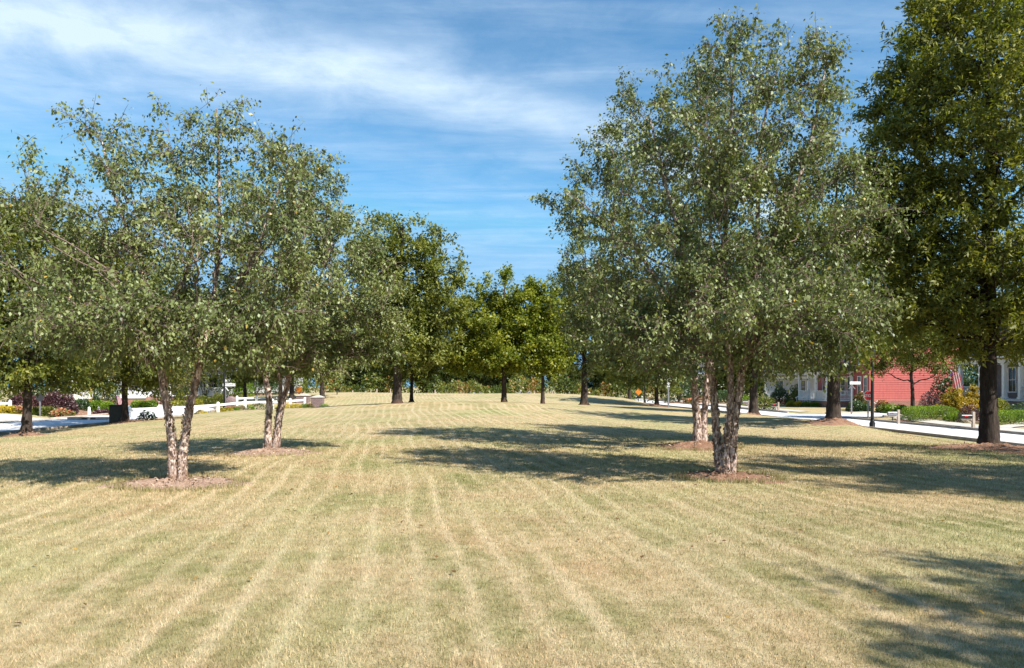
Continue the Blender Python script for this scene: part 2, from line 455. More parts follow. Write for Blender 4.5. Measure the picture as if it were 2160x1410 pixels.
def ground_mat(name, c0, c1_, c2_, scale=3, bumpd=.02):
    m, n, l, out = new_mat(name)
    g = n.new('ShaderNodeNewGeometry'); p = g.outputs['Position']
    f = noise(n, l, p, scale, 7, .68, .3); f2 = noise(n, l, p, scale*9, 5, .75)
    cc = ramp(n, l, f, [(.3, c0), (.5, c1_), (.72, c2_)])
    cc = mixcol(n, l, .55, cc, ramp(n, l, f2, [(.3, tuple(x*.45 for x in c1_)), (.55, c1_), (.75, tuple(min(1, x*1.5) for x in c2_))]))
    b = n.new('ShaderNodeBsdfPrincipled'); l.new(cc, b.inputs['Base Color'])
    b.inputs['Roughness'].default_value = .92; b.inputs['Specular IOR Level'].default_value = .15
    bp = n.new('ShaderNodeBump'); bp.inputs['Strength'].default_value = .9; bp.inputs['Distance'].default_value = bumpd
    l.new(f2, bp.inputs['Height']); l.new(bp.outputs[0], b.inputs['Normal'])
    l.new(b.outputs[0], out.inputs[0]); return m
m_mulch = ground_mat('mulch', (.17, .09, .06), (.27, .155, .105), (.37, .24, .175), 4, .03)
m_mulch_pale = ground_mat('dry_mulch', (.27, .17, .125), (.38, .26, .20), (.48, .36, .29), 4, .03)
m_road = ground_mat('road_concrete', (.56, .56, .58), (.62, .62, .64), (.67, .67, .69), .8, .004)

# ------------------------------------------------------------------ terrain
ctrl = []
def cp(x, y, z): ctrl.append((x, y, z))
def cpx(u, v, Y): ctrl.append(W(u, v, Y))
for x in (-12, 0, 12):
    for y in (-14, -3, 6): cp(x, y, 0)
for t in [(375,1015,12.3),(572,955,17.7),(1530,1005,13),(1475,945,19),(2085,945,19),(1757,888,34),(1590,872,48),
          (1385,857,72),(1328,845,95),(1290,841,115),(1232,855,55),(1063,849,52),(1145,851,52),(838,850,48),(865,850,54),
          (700,828,95),(950,832,88),(1200,831,88),(1290,838,90),(950,870,38),(950,900,26),(55,918,28),(260,888,38),
          (675,862,66),(680,841,80),(615,845,72),(515,845,78),(700,870,42),(500,900,32),(200,950,20),(0,990,14),
          (1700,908,31),(1560,903,32),(1400,880,42),(2160,953,22),(950,960,17),(1200,980,15),(1250,865,45)]:
    cpx(*t)
for x, y, z in [(0,112,0),(-25,112,.1),(20,130,-.5),(-45,112,-.2),(45,112,-.5),(0,140,-.6),(0,200,-1),(-90,120,-.5),(90,120,-.6),
                (-90,60,-.2),(90,60,-.4),(-60,20,-.5),(60,20,-.6),(-40,-14,-.4),(40,-14,-.5),(33,45,-.45),(33,70,-.35),(28,43,-.5),
                (-45,75,0),(-34,52,-.2),(-35,42,-.45),(26,30,-.6),(27,60,-.5),(28,80,-.5),(30,95,-.5),(-45,50,-.1),(26.9,48,-.35)]:
    cp(x, y, z)
C_ = np.array(ctrl)
def _phi(d2): return np.sqrt(d2 + 36.0)
_A = _phi(((C_[:, None, :2]-C_[None, :, :2])**2).sum(-1)) - 1e-3*0
_A = np.block([[_A - np.eye(len(C_))*0.35, np.ones((len(C_), 1))], [np.ones((1, len(C_))), np.zeros((1, 1))]])
_w = np.linalg.solve(_A, np.append(C_[:, 2], 0))

def resample(pts, step):
    P = np.array(pts, float); out_ = []
    # catmull-rom
    Q = np.vstack([2*P[0]-P[1], P, 2*P[-1]-P[-2]])
    for i in range(1, len(Q)-2):
        n_ = max(2, int(np.linalg.norm(Q[i+1]-Q[i])/step))
        for t in np.arange(n_)/n_:
            a_, b_, c_, d_ = Q[i-1], Q[i], Q[i+1], Q[i+2]
            out_.append(.5*((2*b_)+(-a_+c_)*t+(2*a_-5*b_+4*c_-d_)*t*t+(-a_+3*b_-3*c_+d_)*t**3))
    out_.append(P[-1]); return np.array(out_)
ROADS = {
 'right': (resample([(21.8,-30),(21.5,0),(21.4,30),(21.2,42),(21.1,52),(20.7,64),(19.9,80),(19.8,100),(22,130),(28,160)], 1.0), 4.4, -.60),
 'side': (resample([(23.0,54),(26.5,55.2),(31,57.5),(38,60.5),(52,63),(80,64)], 1.0), 5.0, -.60),
 'left': (resample([(-27.5,-30),(-26.5,0),(-26.2,25),(-26.6,45),(-28.2,58),(-32.5,69),(-41,80),(-60,92)], 1.0), 6.2, -.50),
}
def road_dist(x, y):
    best = np.full(x.shape, 1e9); bz = np.zeros(x.shape); bw = np.zeros(x.shape)
    for pts, w_, z_ in ROADS.values():
        m_ = (x > pts[:, 0].min()-8) & (x < pts[:, 0].max()+8) & (y > pts[:, 1].min()-8) & (y < pts[:, 1].max()+8)
        idx = np.nonzero(m_)[0]
        for i0 in range(0, len(idx), 20000):
            ii = idx[i0:i0+20000]
            a_ = pts[:-1]; b_ = pts[1:]; ab = b_-a_
            px = x[ii, None]-a_[None, :, 0]; py = y[ii, None]-a_[None, :, 1]
            t = np.clip((px*ab[:, 0]+py*ab[:, 1])/(ab**2).sum(1), 0, 1)
            d_ = np.hypot(px-t*ab[:, 0], py-t*ab[:, 1]).min(1) - w_/2
            u_ = d_ < best[ii]
            best[ii] = np.where(u_, d_, best[ii]); bz[ii] = np.where(u_, z_, bz[ii])
    return best, bz
def H(x, y):
    x = np.atleast_1d(np.asarray(x, float)); y = np.atleast_1d(np.asarray(y, float))
    z = np.empty(x.shape)
    for i0 in range(0, len(x), 50000):
        s_ = slice(i0, i0+50000)
        z[s_] = _phi((x[s_, None]-C_[:, 0])**2+(y[s_, None]-C_[:, 1])**2) @ _w[:-1] + _w[-1]
    r = np.hypot(x, y-40)
    k = np.clip((r-100)/80, 0, 1); k = k*k*(3-2*k)
    z = z*(1-k) - 1.0*k
    z += .025*np.sin(x*.9+1.3*np.sin(y*.31))*np.sin(y*.55+x*.2)
    d_, zr = road_dist(x, y)
    k = np.clip((d_-.75)/3.2, 0, 1); k = k*k*(3-2*k)
    return np.where(d_ < 50, z*k + (zr-.03)*(1-k), z)
def h1(x, y): return float(H([x], [y])[0])

def axis_pts(a, b, step, far, sign_lo=True):
    core = np.arange(a, b+step, step)
    g = []; t = step; p = core[-1]
    while p < far: t *= 1.35; p += t; g.append(p)
    lo = []; t = step; p = core[0]
    while p > -far: t *= 1.35; p -= t; lo.append(p)
    return np.concatenate([lo[::-1], core, g])
gx = axis_pts(-46, 46, .62, 1500); gy = axis_pts(-8, 128, .62, 1500)
GX, GY = np.meshgrid(gx, gy); sh = GX.shape
GZ = H(GX.ravel(), GY.ravel())
idx = np.arange(GX.size).reshape(sh)
F = np.stack([idx[:-1, :-1], idx[:-1, 1:], idx[1:, 1:], idx[1:, :-1]], -1).reshape(-1, 4)
ground = np_mesh('lawn_ground', np.stack([GX.ravel(), GY.ravel(), GZ], 1), F, m_lawn, smooth=True)
tag(ground, kind='structure')

def ribbon(name, pts, half0, half1, z0, z1, mat, lift=0.0, s0=0, s1=None, box=False):
    P = pts[s0:s1]; T = np.gradient(P, axis=0); T /= np.linalg.norm(T, axis=1)[:, None]
    Nn = np.stack([T[:, 1], -T[:, 0]], 1)   # to the right of travel
    A = P+Nn*half0; B = P+Nn*half1; n_ = len(P)
    z0 = np.full(n_, z0); z1 = np.full(n_, z1)
    if not box:
        V = np.vstack([np.c_[A, z0], np.c_[B, z1]])
        i = np.arange(n_-1); Fq = np.stack([i, i+1, i+1+n_, i+n_], 1)[:, ::-1]
    else:
        V = np.vstack([np.c_[A, z0], np.c_[A, z1], np.c_[B, z1], np.c_[B, z0]])
        i = np.arange(n_-1); Fq = np.vstack([np.stack([i+k*n_, i+1+k*n_, i+1+((k+1) % 4)*n_, i+((k+1) % 4)*n_], 1) for k in range(4)])
        Fq = np.vstack([Fq, [[0, n_, 2*n_, 3*n_]], [[n_-1, 2*n_-1, 3*n_-1, 4*n_-1]]])
    o = np_mesh(name, V, Fq, mat); tag(o, kind='structure'); return o
for k_, (pts, w_, z_) in ROADS.items():
    ribbon('road' if k_ != 'side' else 'side_street', pts, -w_/2, w_/2, z_+(.004 if k_ == 'side' else 0), z_+(.004 if k_ == 'side' else 0), m_road, s0=0)
ptsR, wR, zR = ROADS['right']; ptsL, wL, zL = ROADS['left']; ptsS, wS, zS = ROADS['side']
iy = lambda P, y_: int(np.argmin(abs(P[:, 1]-y_)))
ribbon('curb', ptsR, wR/2, wR/2+.16, zR-.1, zR+.12, m_curb, s1=iy(ptsR, 49.5), box=True)
ribbon('curb', ptsR, wR/2, wR/2+.16, zR-.1, zR+.12, m_curb, s0=iy(ptsR, 60), box=True)
ribbon('curb', ptsR, -wR/2-.16, -wR/2, zR-.1, zR+.10, m_curb, box=True)
ribbon('curb', ptsS, wS/2, wS/2+.16, zS-.1, zS+.12, m_curb, s0=3, box=True)
ribbon('curb', ptsS, -wS/2-.16, -wS/2, zS-.1, zS+.12, m_curb, s0=3, box=True)
ribbon('curb', ptsL, wL/2, wL/2+.16, zL-.1, zL+.10, m_curb, box=True)
ribbon('curb', ptsL, -wL/2-.16, -wL/2, zL-.1, zL+.12, m_curb, s1=iy(ptsL, 41.5), box=True)
ribbon('curb', ptsL, -wL/2-.16, -wL/2, zL-.1, zL+.12, m_curb, s0=iy(ptsL, 46.5), box=True)

def drape(name, pts2, width, mat, lift=.03):
    P = resample(pts2, .5); T = np.gradient(P, axis=0); T /= np.linalg.norm(T, axis=1)[:, None]
    Nn = np.stack([T[:, 1], -T[:, 0]], 1); ks = np.linspace(-.5, .5, 5)*width
    V = np.concatenate([np.c_[P+Nn*k, H((P+Nn*k)[:, 0], (P+Nn*k)[:, 1])+lift] for k in ks]); n_ = len(P)
    i = np.arange(n_-1); Fq = np.vstack([np.stack([i+j*n_, i+(j+1)*n_, i+1+(j+1)*n_, i+1+j*n_], 1) for j in range(4)])
    o = np_mesh(name, V, Fq, mat); tag(o, kind='structure'); return o
drape('driveway', [(-29.4,44),(-33,45.5),(-39,48),(-50,50)], 4.0, m_concrete, .05)
drape('sidewalk', [(25.6,5),(25.4,25),(25.3,36),(25.6,44),(26.4,48.5)], 1.1, m_concrete, .05)
drape('front_walk', [(25.5,37.2),(28.0,39.2),(30.2,41.5)], 1.0, m_concrete, .055)
drape('sidewalk', [(25.2,61),(24.6,72),(24.0,90),(25,110)], 1.1, m_concrete, .05)

# ------------------------------------------------------------------ tubes and trees
def tubes(P, Rr, S, rough=0.0, rng=RNG, cap=False):
    """P (n,K,3) centre lines, Rr (n,K) radii, S sides"""
    n_, K, _ = P.shape
    T = np.gradient(P, axis=1); T /= np.linalg.norm(T, axis=2, keepdims=True)+1e-9
    m_ = T.mean(1); ref = np.where(np.abs(m_[:, 1:2]) < .8, np.array([[0, 1, 0]]), np.array([[1, 0, 0]]))[:, None, :]
    U = np.cross(T, np.broadcast_to(ref, T.shape)); U /= np.linalg.norm(U, axis=2, keepdims=True)+1e-9
    Vv = np.cross(T, U)
    a_ = np.arange(S)/S*2*np.pi
    rr = Rr[:, :, None]*(1+rough*rng.standard_normal((n_, K, S))) if rough else np.repeat(Rr[:, :, None], S, 2)
    pts = P[:, :, None, :]+rr[..., None]*(np.cos(a_)[None, None, :, None]*U[:, :, None, :]+np.sin(a_)[None, None, :, None]*Vv[:, :, None, :])
    base = (np.arange(n_)*K*S)[:, None, None]; k = np.arange(K-1)[None, :, None]*S; s_ = np.arange(S)[None, None, :]
    s2 = (s_+1) % S
    Fq = np.stack([base+k+s_, base+k+s2, base+k+S+s2, base+k+S+s_], -1).reshape(-1, 4)
    return pts.reshape(-1, 3), Fq
def join(parts):
    Vs = []; Fs = []; o = 0
    for V, Fq in parts:
        Vs.append(V); Fs.append(Fq+o); o += len(V)
    return np.vstack(Vs), np.vstack(Fs)
def unit(v): return v/(np.linalg.norm(v, axis=-1, keepdims=True)+1e-9)
def sample_env(env, n_, rng, inner=0.0):
    E = np.array(env); vol = (E[:, 3]*E[:, 4]*E[:, 5])**.75
    k = rng.choice(len(E), n_, p=vol/vol.sum())
    dr = unit(rng.standard_normal((n_, 3)))
    r = (inner**3+(1-inner**3)*rng.random(n_))**(1/3)
    return E[k, :3]+dr*E[k, 3:6]*r[:, None]
def connect(T, nodes, nr, up, rng, K=6, arch=.1, jit=.03, r_end=.003, r_fac=.55, rmax=.06):
    P0 = np.empty_like(T); r0 = np.empty(len(T))
    for i in range(0, len(T), 400):
        t = T[i:i+400]
        dv = t[:, None, :]-nodes[None]; hd = np.hypot(dv[..., 0], dv[..., 1]); d_ = np.sqrt(hd**2+dv[..., 2]**2)
        cost = d_*(1+2.2*np.clip(up*hd-dv[..., 2], 0, None)/(d_+.05))*(1+.15*rng.random(d_.shape))
        j = cost.argmin(1); P0[i:i+400] = nodes[j]; r0[i:i+400] = nr[j]
    D = T-P0; L = np.linalg.norm(D, axis=1)
    ctl = P0+D*.5+np.c_[np.zeros(len(T)), np.zeros(len(T)), arch*L]+rng.standard_normal(D.shape)*jit*2*L[:, None]
    t = np.linspace(0, 1, K)[None, :, None]
    P = (1-t)**2*P0[:, None]+2*t*(1-t)*ctl[:, None]+t*t*T[:, None]
    jj = rng.standard_normal(P.shape)*jit*L[:, None, None]; jj[:, 0] = 0; P = P+jj
    rs = np.minimum(np.minimum(r0*r_fac, rmax), .006+L*.016)
    Rr = rs[:, None]*(1-t[..., 0])+r_end*t[..., 0]
    return P, Rr
def leaves_mesh(name, C, A, size, width, var, mat, parent, rng, up=.5):
    n_ = len(C)
    nrm = rng.standard_normal((n_, 3)); nrm[:, 2] = np.abs(nrm[:, 2])+up; nrm = unit(nrm)
    A = unit(A); S_ = unit(np.cross(A, nrm))
    ln = size*(.45+1.0*rng.random(n_))[:, None]; wd = ln*width*.5
    cup = unit(np.cross(S_, A))*ln*.10
    V = np.stack([C, C+A*ln*.45+S_*wd+cup, C+A*ln, C+A*ln*.45-S_*wd+cup], 1).reshape(-1, 3)
    Fq = np.arange(n_*4).reshape(-1, 4)
    o = np_mesh(name, V, Fq, mat, parent, face_attr={'var': np.clip(var, 0, 1)})
    return o

def make_tree(name, label, cat, base, stems, env, seed, mats, group=None, n1=26, n2=260, n3=2600, per=12,
              leaf=.06, lw=.62, up=.45, droop=.35, inner=.0, clump=.30, flat=.6, crown_z=1.3, flare=1.0, sides=12,
              twig=True, spread=.05, rough=.05, leafvar=.5, gap=0.0, flakes=0, r2max=.02):
    rng = np.random.default_rng(seed)
    root = empty(name, base); tag(root, label, cat, group)
    mb_, ml_ = mats
    parts_ = []; nodes = []; nr = []
    flist = []
    for pts, r0, r1 in stems:
        P = resample(pts, .12 if sides > 10 else .35)
        K = len(P); s_ = np.linspace(0, 1, K)
        z = P[:, 2]
        rr = r0*(1-s_)**.9+r1*s_
        fl = 1+flare*np.exp(-np.clip(z, 0, None)/.16)+.25*np.exp(-np.clip(z, 0, None)/.6)
        P[1:-1, :2] += rng.standard_normal((K-2, 2))*.006
        V, Fq = tubes(P[None], (rr*fl)[None], sides, rough, rng)
        if flare > .4:   # root flare lobes
            ctr = P[0]; zz = V[:, 2]; ang = np.arctan2(V[:, 1]-ctr[1], V[:, 0]-ctr[0])
            k = np.exp(-np.clip(zz, 0, None)/.14)
            lobe = 1+.28*k*np.sin(ang*4+seed)+.15*k*np.sin(ang*7+2*seed)
            V[:, 0] = ctr[0]+(V[:, 0]-ctr[0])*np.where(zz < .6, lobe, 1); V[:, 1] = ctr[1]+(V[:, 1]-ctr[1])*np.where(zz < .6, lobe, 1)
        parts_.append((V, Fq))
        sel = z > crown_z
        nodes.append(P[sel]); nr.append(rr[sel]); flist.append((P, rr*fl))
    nodes = np.vstack(nodes); nr = np.concatenate(nr)
    T1 = sample_env(env, n1, rng, .55)
    P1, R1 = connect(T1, nodes, nr, up*1.3, rng, K=10, arch=.10, jit=.02, r_end=.006, rmax=.07)
    V1 = tubes(P1, R1, 7 if twig else 5); 
    nd = np.vstack([P1[:, 3:].reshape(-1, 3), nodes[nodes[:, 2] > crown_z+.5]]); rn = np.concatenate([R1[:, 3:].ravel(), nr[nodes[:, 2] > crown_z+.5]*.4])
    T2 = sample_env(env, n2, rng, inner)
    if gap > 0:  # low-frequency gaps through the crown
        ph = rng.random(6)*6.28
        g = np.sin(T2[:, 0]*2.1+ph[0])*np.sin(T2[:, 2]*2.3+ph[1])+np.sin(T2[:, 1]*1.9+ph[2])*np.sin((T2[:, 0]+T2[:, 2])*1.6+ph[3])
        T2 = T2[g > -2+gap*2-rng.random(len(T2))*.8]
    P2, R2 = connect(T2, nd, rn, up, rng, K=6, arch=.06, jit=.03, r_end=.003, rmax=r2max)
    V2 = tubes(P2, R2, 4 if twig else 3)
    tb = [V1, V2]
    nd2 = P2[:, 2:].reshape(-1, 3); rn2 = R2[:, 2:].ravel()
    # twigs clustered round the second order branches
    k = rng.integers(0, len(P2), n3); tt = rng.random(n3)**.6*5
    i0 = np.clip(tt.astype(int), 0, 4); fr = (tt-i0)[:, None]
    O = P2[k, i0]*(1-fr)+P2[k, i0+1]*fr
    dr = rng.standard_normal((n3, 3)); dr[:, 2] = dr[:, 2]*flat+.15
    axis = unit(P2[k, -1]-P2[k, 0])
    T3 = O+(unit(dr)*(.35+.8*rng.random((n3, 1)))+axis*.5)*clump
    T3[:, 2] -= droop*clump*rng.random(n3)*.9
    D = T3-O; L = np.linalg.norm(D, axis=1)
    ctl = (O+T3)/2+np.c_[np.zeros(n3), np.zeros(n3), .16*L]+rng.standard_normal(O.shape)*.05*L[:, None]
    t = np.linspace(0, 1, 4)[None, :, None]
    P3 = (1-t)**2*O[:, None]+2*t*(1-t)*ctl[:, None]+t*t*T3[:, None]
    if twig:
        R3 = np.array([.0042, .0034, .0016])[None]*np.ones((n3, 1))
        tb.append(tubes(P3[:, [0, 2, 3]], R3, 3))
    V, Fq = join(parts_)
    np_mesh('trunk', V, Fq, mb_, root, smooth=True)
    V, Fq = join(tb)
    bo = np_mesh('branches', V, Fq, m_twig if mb_ is m_bark_birch else mb_, root, smooth=True); bo['kind'] = 'stuff'
    # leaves
    kk = np.repeat(np.arange(n3), per); nl = len(kk)
    tl = (.1+.95*rng.random(nl)); tt = np.clip(tl*3, 0, 2.999); i0 = tt.astype(int); fr = (tt-i0)[:, None]
    C = P3[kk, i0]*(1-fr)+P3[kk, i0+1]*fr+rng.standard_normal((nl, 3))*spread
    A = unit(P3[kk, 3]-P3[kk, 0])*.5+unit(rng.standard_normal((nl, 3)))*.9
    A[:, 2] -= droop*1.6
    cv = rng.random(n3)*.35+rng.random(len(P2))[k]*.3
    var = cv[kk]*leafvar*1.4+rng.random(nl)*(1-leafvar*.7)*.7
    hot = rng.random(nl) < .004
    var = np.where(hot, 1.0, np.minimum(var, .93))
    cr = leaves_mesh('crown', C, A, leaf, lw, var, ml_, root, rng)
    cr['kind'] = 'stuff'
    if flakes:
        Cs = []; As = []; Ns = []
        for P, rr in flist:
            lim = np.nonzero(P[:, 2] < 4.0)[0]
            m_ = int(flakes*len(lim)/max(1, len(P)))
            i = rng.choice(lim, m_); a_ = rng.random(m_)*6.283
            nn = np.c_[np.cos(a_), np.sin(a_), np.zeros(m_)]
            Cs.append(P[i]+nn*(rr[i]*1.0)[:, None]+np.c_[np.zeros(m_), np.zeros(m_), rng.random(m_)*.12]); Ns.append(nn)
        C = np.vstack(Cs); Nn = np.vstack(Ns); m_ = len(C)
        Tn = np.c_[-Nn[:, 1], Nn[:, 0], np.zeros(m_)]
        ln = .014+.034*rng.random((m_, 1))**1.5; wd = .007+.02*rng.random((m_, 1))
        upv = np.tile([[0, 0, 1.]], (m_, 1)); curl = Nn*(.003+.014*rng.random((m_, 1))**2)
        s1_ = np.where(rng.random((m_, 1)) < .5, 1, -1)
        V = np.stack([C, C+upv*ln+curl*.3, C+upv*ln*.9+Tn*wd*s1_+curl*1.5, C+Tn*wd*s1_*1.1-upv*ln*.1+curl], 1).reshape(-1, 3)
        fo = np_mesh('bark_flakes', V, np.arange(m_*4).reshape(-1, 4), m_flake, root, face_attr={'var': rng.random(m_)})
        fo['kind'] = 'stuff'
    return root

def env_px(Y, base, lst):
    """ellipsoids given as pixel centre and radii at the distance of the tree, with an optional offset in depth"""
    out_ = []
    for t in lst:
        u, v, ru, rv = t[:4]; dy = t[4] if len(t) > 4 else 0.0; dp = t[5] if len(t) > 5 else 1.0
        x, y, z = W(u, v, Y); s_ = Y/FPX
        out_.append((x-base[0], y-base[1]+dy, z-base[2], ru*s_, ru*s_*dp, rv*s_))
    return out_
def stem_px(Y, base, pts, r0, r1):
    """u, v, depth offset"""
    out_ = []
    for t in pts:
        x, y, z = W(t[0], t[1], Y); out_.append((x-base[0], (t[2] if len(t) > 2 else 0), z-base[2]))
    return (out_, r0, r1)
def base_at(u, Y, sink=.05):
    x = X(u, Y); return (x, Y, h1(x, Y)-sink)

GB = 'clump-form river birches on the lawn'
birch_m = (m_bark_birch, m_leaf_birch)
# A: front left
Y = 12.05; bA = base_at(376, Y)
make_tree('river_birch', 'two-stemmed birch with flaking bark, nearest tree on the left of the lawn', 'birch tree', bA,
  [stem_px(Y, bA, [(366,1024),(363,960),(358,900),(346,820),(334,740),(318,650),(300,580),(270,490),(235,390),(215,300)], .072, .012),
   stem_px(Y, bA, [(382,1024,.02),(384,960,.03),(392,890,.05),(409,800,.1),(424,715,.15),(440,620,.2),(450,520,.2),(452,420,.2),(450,300,.2),(446,220,.2)], .070, .012),
   stem_px(Y, bA, [(330,720,-.05),(350,640,.25),(375,560,.4),(380,450,.6),(350,340,.7)], .05, .01),
   stem_px(Y, bA, [(420,730,.1),(470,640,.3),(520,540,.3),(560,430,.3),(600,330,.3)], .045, .01)],
  env_px(Y, bA, [(215,400,160,200),(310,400,120,170),(445,360,140,175),(585,410,115,185),(400,590,300,165),(125,560,160,200),(660,520,90,150),(390,690,250,80),(230,730,170,55),(500,735,130,50),(370,650,300,95,0,1.1),(360,700,260,60,-.6,.9)]),
  11, birch_m, group=GB, n1=52, n2=700, n3=6200, per=10, leaf=.062, crown_z=2.0, up=.6, clump=.30, droop=.6, flare=.35, gap=.3, flakes=1500, inner=.1)
# B: behind it
Y = 17.7; bB = base_at(572, Y)
make_tree('river_birch', 'smaller clump birch beyond the front left one, on its own mulch mound', 'birch tree', bB,
  [stem_px(Y, bB, [(566,962),(566,900),(568,850),(561,800),(552,740),(545,650),(530,560),(520,470),(510,400)], .088, .012),
   stem_px(Y, bB, [(578,962,.03),(582,900,.05),(586,840,.2),(582,770,.3),(588,680,.4),(600,560,.4),(620,440,.4),(625,360,.4)], .055, .012),
   stem_px(Y, bB, [(580,960,0),(588,890,.02),(600,830,.05),(614,770,.1),(632,700,.1),(670,600,.1),(700,500,.1),(720,420,.1)], .078, .012)],
  env_px(Y, bB, [(650,590,210,160),(580,700,200,95),(755,640,115,130),(600,450,150,130),(680,420,70,130),(830,700,60,60),(650,765,150,45),(480,750,90,50),(630,680,230,90,0,1.1)]),
  12, birch_m, group=GB, n1=52, n2=560, n3=5600, per=10, leaf=.075, crown_z=2.0, up=.5, clump=.32, droop=.45, flare=.5, gap=.3, flakes=1200, inner=.1)
# C: front right
Y = 12.75; bC = base_at(1532, Y)
make_tree('river_birch', 'tall three-stemmed birch with peeling pale bark, nearest tree right of centre', 'birch tree', bC,
  [stem_px(Y, bC, [(1519,1012),(1515,950,.05),(1512,880,.1),(1506,800,.15),(1500,700,.2),(1480,600,.3),(1450,500,.4),(1425,400,.5),(1400,300,.5),(1380,220,.5)], .070, .012),
   stem_px(Y, bC, [(1529,1012,-.05),(1530,950,-.06),(1535,890,-.05),(1542,820,0),(1540,720,.1),(1532,600,.1),(1535,450,.1),(1545,300,.1),(1550,150,.1),(1560,70,.1)], .060, .012),
   stem_px(Y, bC, [(1541,1012,0),(1543,950,-.02),(1549,890,-.03),(1561,810,-.03),(1582,700,-.05),(1590,600,-.05),(1597,500,-.05),(1600,380,0),(1610,260,0),(1640,150,0)], .074, .012),
   stem_px(Y, bC, [(1588,620,-.05),(1610,540,-.1),(1640,470,-.2),(1680,360,-.3),(1710,240,-.3),(1730,130,-.3)], .05, .01)],
  env_px(Y, bC, [(1590,250,200,190),(1430,430,235,230),(1660,480,230,260),(1560,670,270,130),(1545,130,105,95),(1725,150,65,120),(1800,420,90,170),(1330,620,120,140),(1430,745,150,55),(1690,740,140,55),(1560,650,300,100,0,1.1),(1540,700,260,60,-.7,.9)]),
  13, birch_m, group=GB, n1=66, n2=900, n3=8600, per=10, leaf=.063, crown_z=2.2, up=.6, clump=.30, droop=.6, flare=.35, gap=.45, flakes=2200, inner=.1)
# D: behind it
Y = 19.0; bD = base_at(1478, Y)
make_tree('river_birch', 'dark-stemmed birch standing just behind the nearest right-hand one', 'birch tree', bD,
  [stem_px(Y, bD, [(1472,952),(1470,890),(1466,840),(1462,780),(1450,680),(1442,560),(1425,470),(1390,350),(1360,240)], .105, .014),
   stem_px(Y, bD, [(1484,952,.05),(1486,890,.06),(1492,830,.1),(1498,760,.2),(1500,640,.3),(1505,500,.3),(1500,350,.3),(1480,200,.3)], .09, .014),
   stem_px(Y, bD, [(1462,790,0),(1430,700,-.2),(1380,600,-.3),(1320,500,-.4),(1270,400,-.4)], .06, .01)],
  env_px(Y, bD, [(1290,430,120,190),(1340,290,120,140),(1400,540,220,190),(1270,650,120,120),(1480,280,140,190),(1190,440,55,90),(1460,690,200,90),(1290,750,120,50),(1400,775,90,40),(1400,680,240,90,0,1.1)]),
  14, birch_m, group=GB, n1=58, n2=640, n3=6400, per=10, leaf=.081, crown_z=2.4, up=.5, clump=.34, droop=.45, flare=.7, gap=.25, flakes=1200, inner=.1)

oak_m = (m_bark_oak, m_leaf_oak)
GO = 'street oaks round the lawn'
# near right oak
Y = 19.0; bR = base_at(2087, Y)
make_tree('willow_oak', 'biggest oak, thick dark trunk on a mulch mound at the right edge', 'oak tree', bR,
  [stem_px(Y, bR, [(2087,950),(2086,880),(2085,800),(2083,700),(2082,600),(2086,450),(2090,300),(2085,150),(2090,0),(2095,-150)], .215, .02),
   stem_px(Y, bR, [(2082,520,0),(2100,400,.3),(2118,300,.5),(2135,180,.7),(2150,50,.8)], .07, .02)],
  env_px(Y, bR, [(2085,120,210,200),(2050,400,205,190),(1970,330,150,190),(2110,-90,190,150),(2040,600,205,130),(2240,100,190,260),(2230,560,200,160),(1905,470,85,170),(1930,640,90,90),(1925,180,70,90),(2000,690,170,85),(2130,700,140,75),(1900,590,110,130),(2090,200,210,200,-1.6),(2060,450,200,180,-1.6),(2060,620,180,110,-1.4),(1950,200,120,150),(1900,330,100,150),(1890,460,90,130),(2000,60,110,120),(1885,260,95,140),(1870,400,85,150),(1860,560,80,130),(1960,90,90,90)]),
  21, (m_bark_oak, m_leaf_willow), group=GO, n1=80, n2=1150, n3=10500, per=12, leaf=.145, lw=.34, crown_z=2.6, up=.5, clump=.36, droop=.15, flare=.75, inner=.15, gap=.4, sides=18, spread=.06, twig=False, r2max=.03)

def oak_env(h, r, zb, k=7, seed=0):
    g = np.random.default_rng(seed); e_ = [(0, 0, (h+zb)/2, r*.75, r*.75, (h-zb)*.5)]
    for i in range(k):
        a_ = i/k*6.283+g.random()*.7; zz = zb+(h-zb)*(.2+.55*g.random())
        e_.append((math.cos(a_)*r*.5, math.sin(a_)*r*.5, zz, r*(.38+.2*g.random()), r*(.38+.2*g.random()), (h-zb)*(.2+.12*g.random())))
    return e_
def oak_stem(h, lean=0, r=.3):
    return ([(0,0,0),(0.02,0,1),(.03,.02,2.2),(.02+lean*.2,0,h*.4),(lean*.5,.1,h*.65),(lean,0,h*.93)], r, .03)
# two shared street-oak shapes
oakA = make_tree('street_oak', 'tall oak on a bare orange mound beside the right-hand road', 'oak tree', base_at(1757, 34),
   [oak_stem(12.6, .2, .30)], oak_env(13.2, 4.9, 1.9, 9, 3), 31, oak_m, group=GO, n1=40, n2=500, n3=4700, per=10, leaf=.205, lw=.42,
   crown_z=2.2, up=.25, clump=.55, droop=.25, flare=.9, inner=.3, gap=.3, twig=False, spread=.09, sides=12, r2max=.03)
oakB = make_tree('street_oak', 'dark-trunked oak at the far left beside the left-hand road', 'oak tree', base_at(56, 28),
   [oak_stem(9.8, -.3, .165)], oak_env(10.4, 4.8, 1.4, 10, 5), 32, oak_m, group=GO, n1=40, n2=500, n3=4900, per=10, leaf=.185, lw=.45,
   crown_z=1.7, up=.2, clump=.5, droop=.3, flare=1.1, inner=.3, gap=.35, twig=False, spread=.09, sides=12, r2max=.03)
def place(src, u, Y, s, rz, label, sxy=None, name=None):
    c_ = copy_tree(src); c_.location = base_at(u, Y); c_.scale = ((sxy or s), (sxy or s), s); c_.rotation_euler = (0, 0, rz)
    c_['label'] = label; return c_
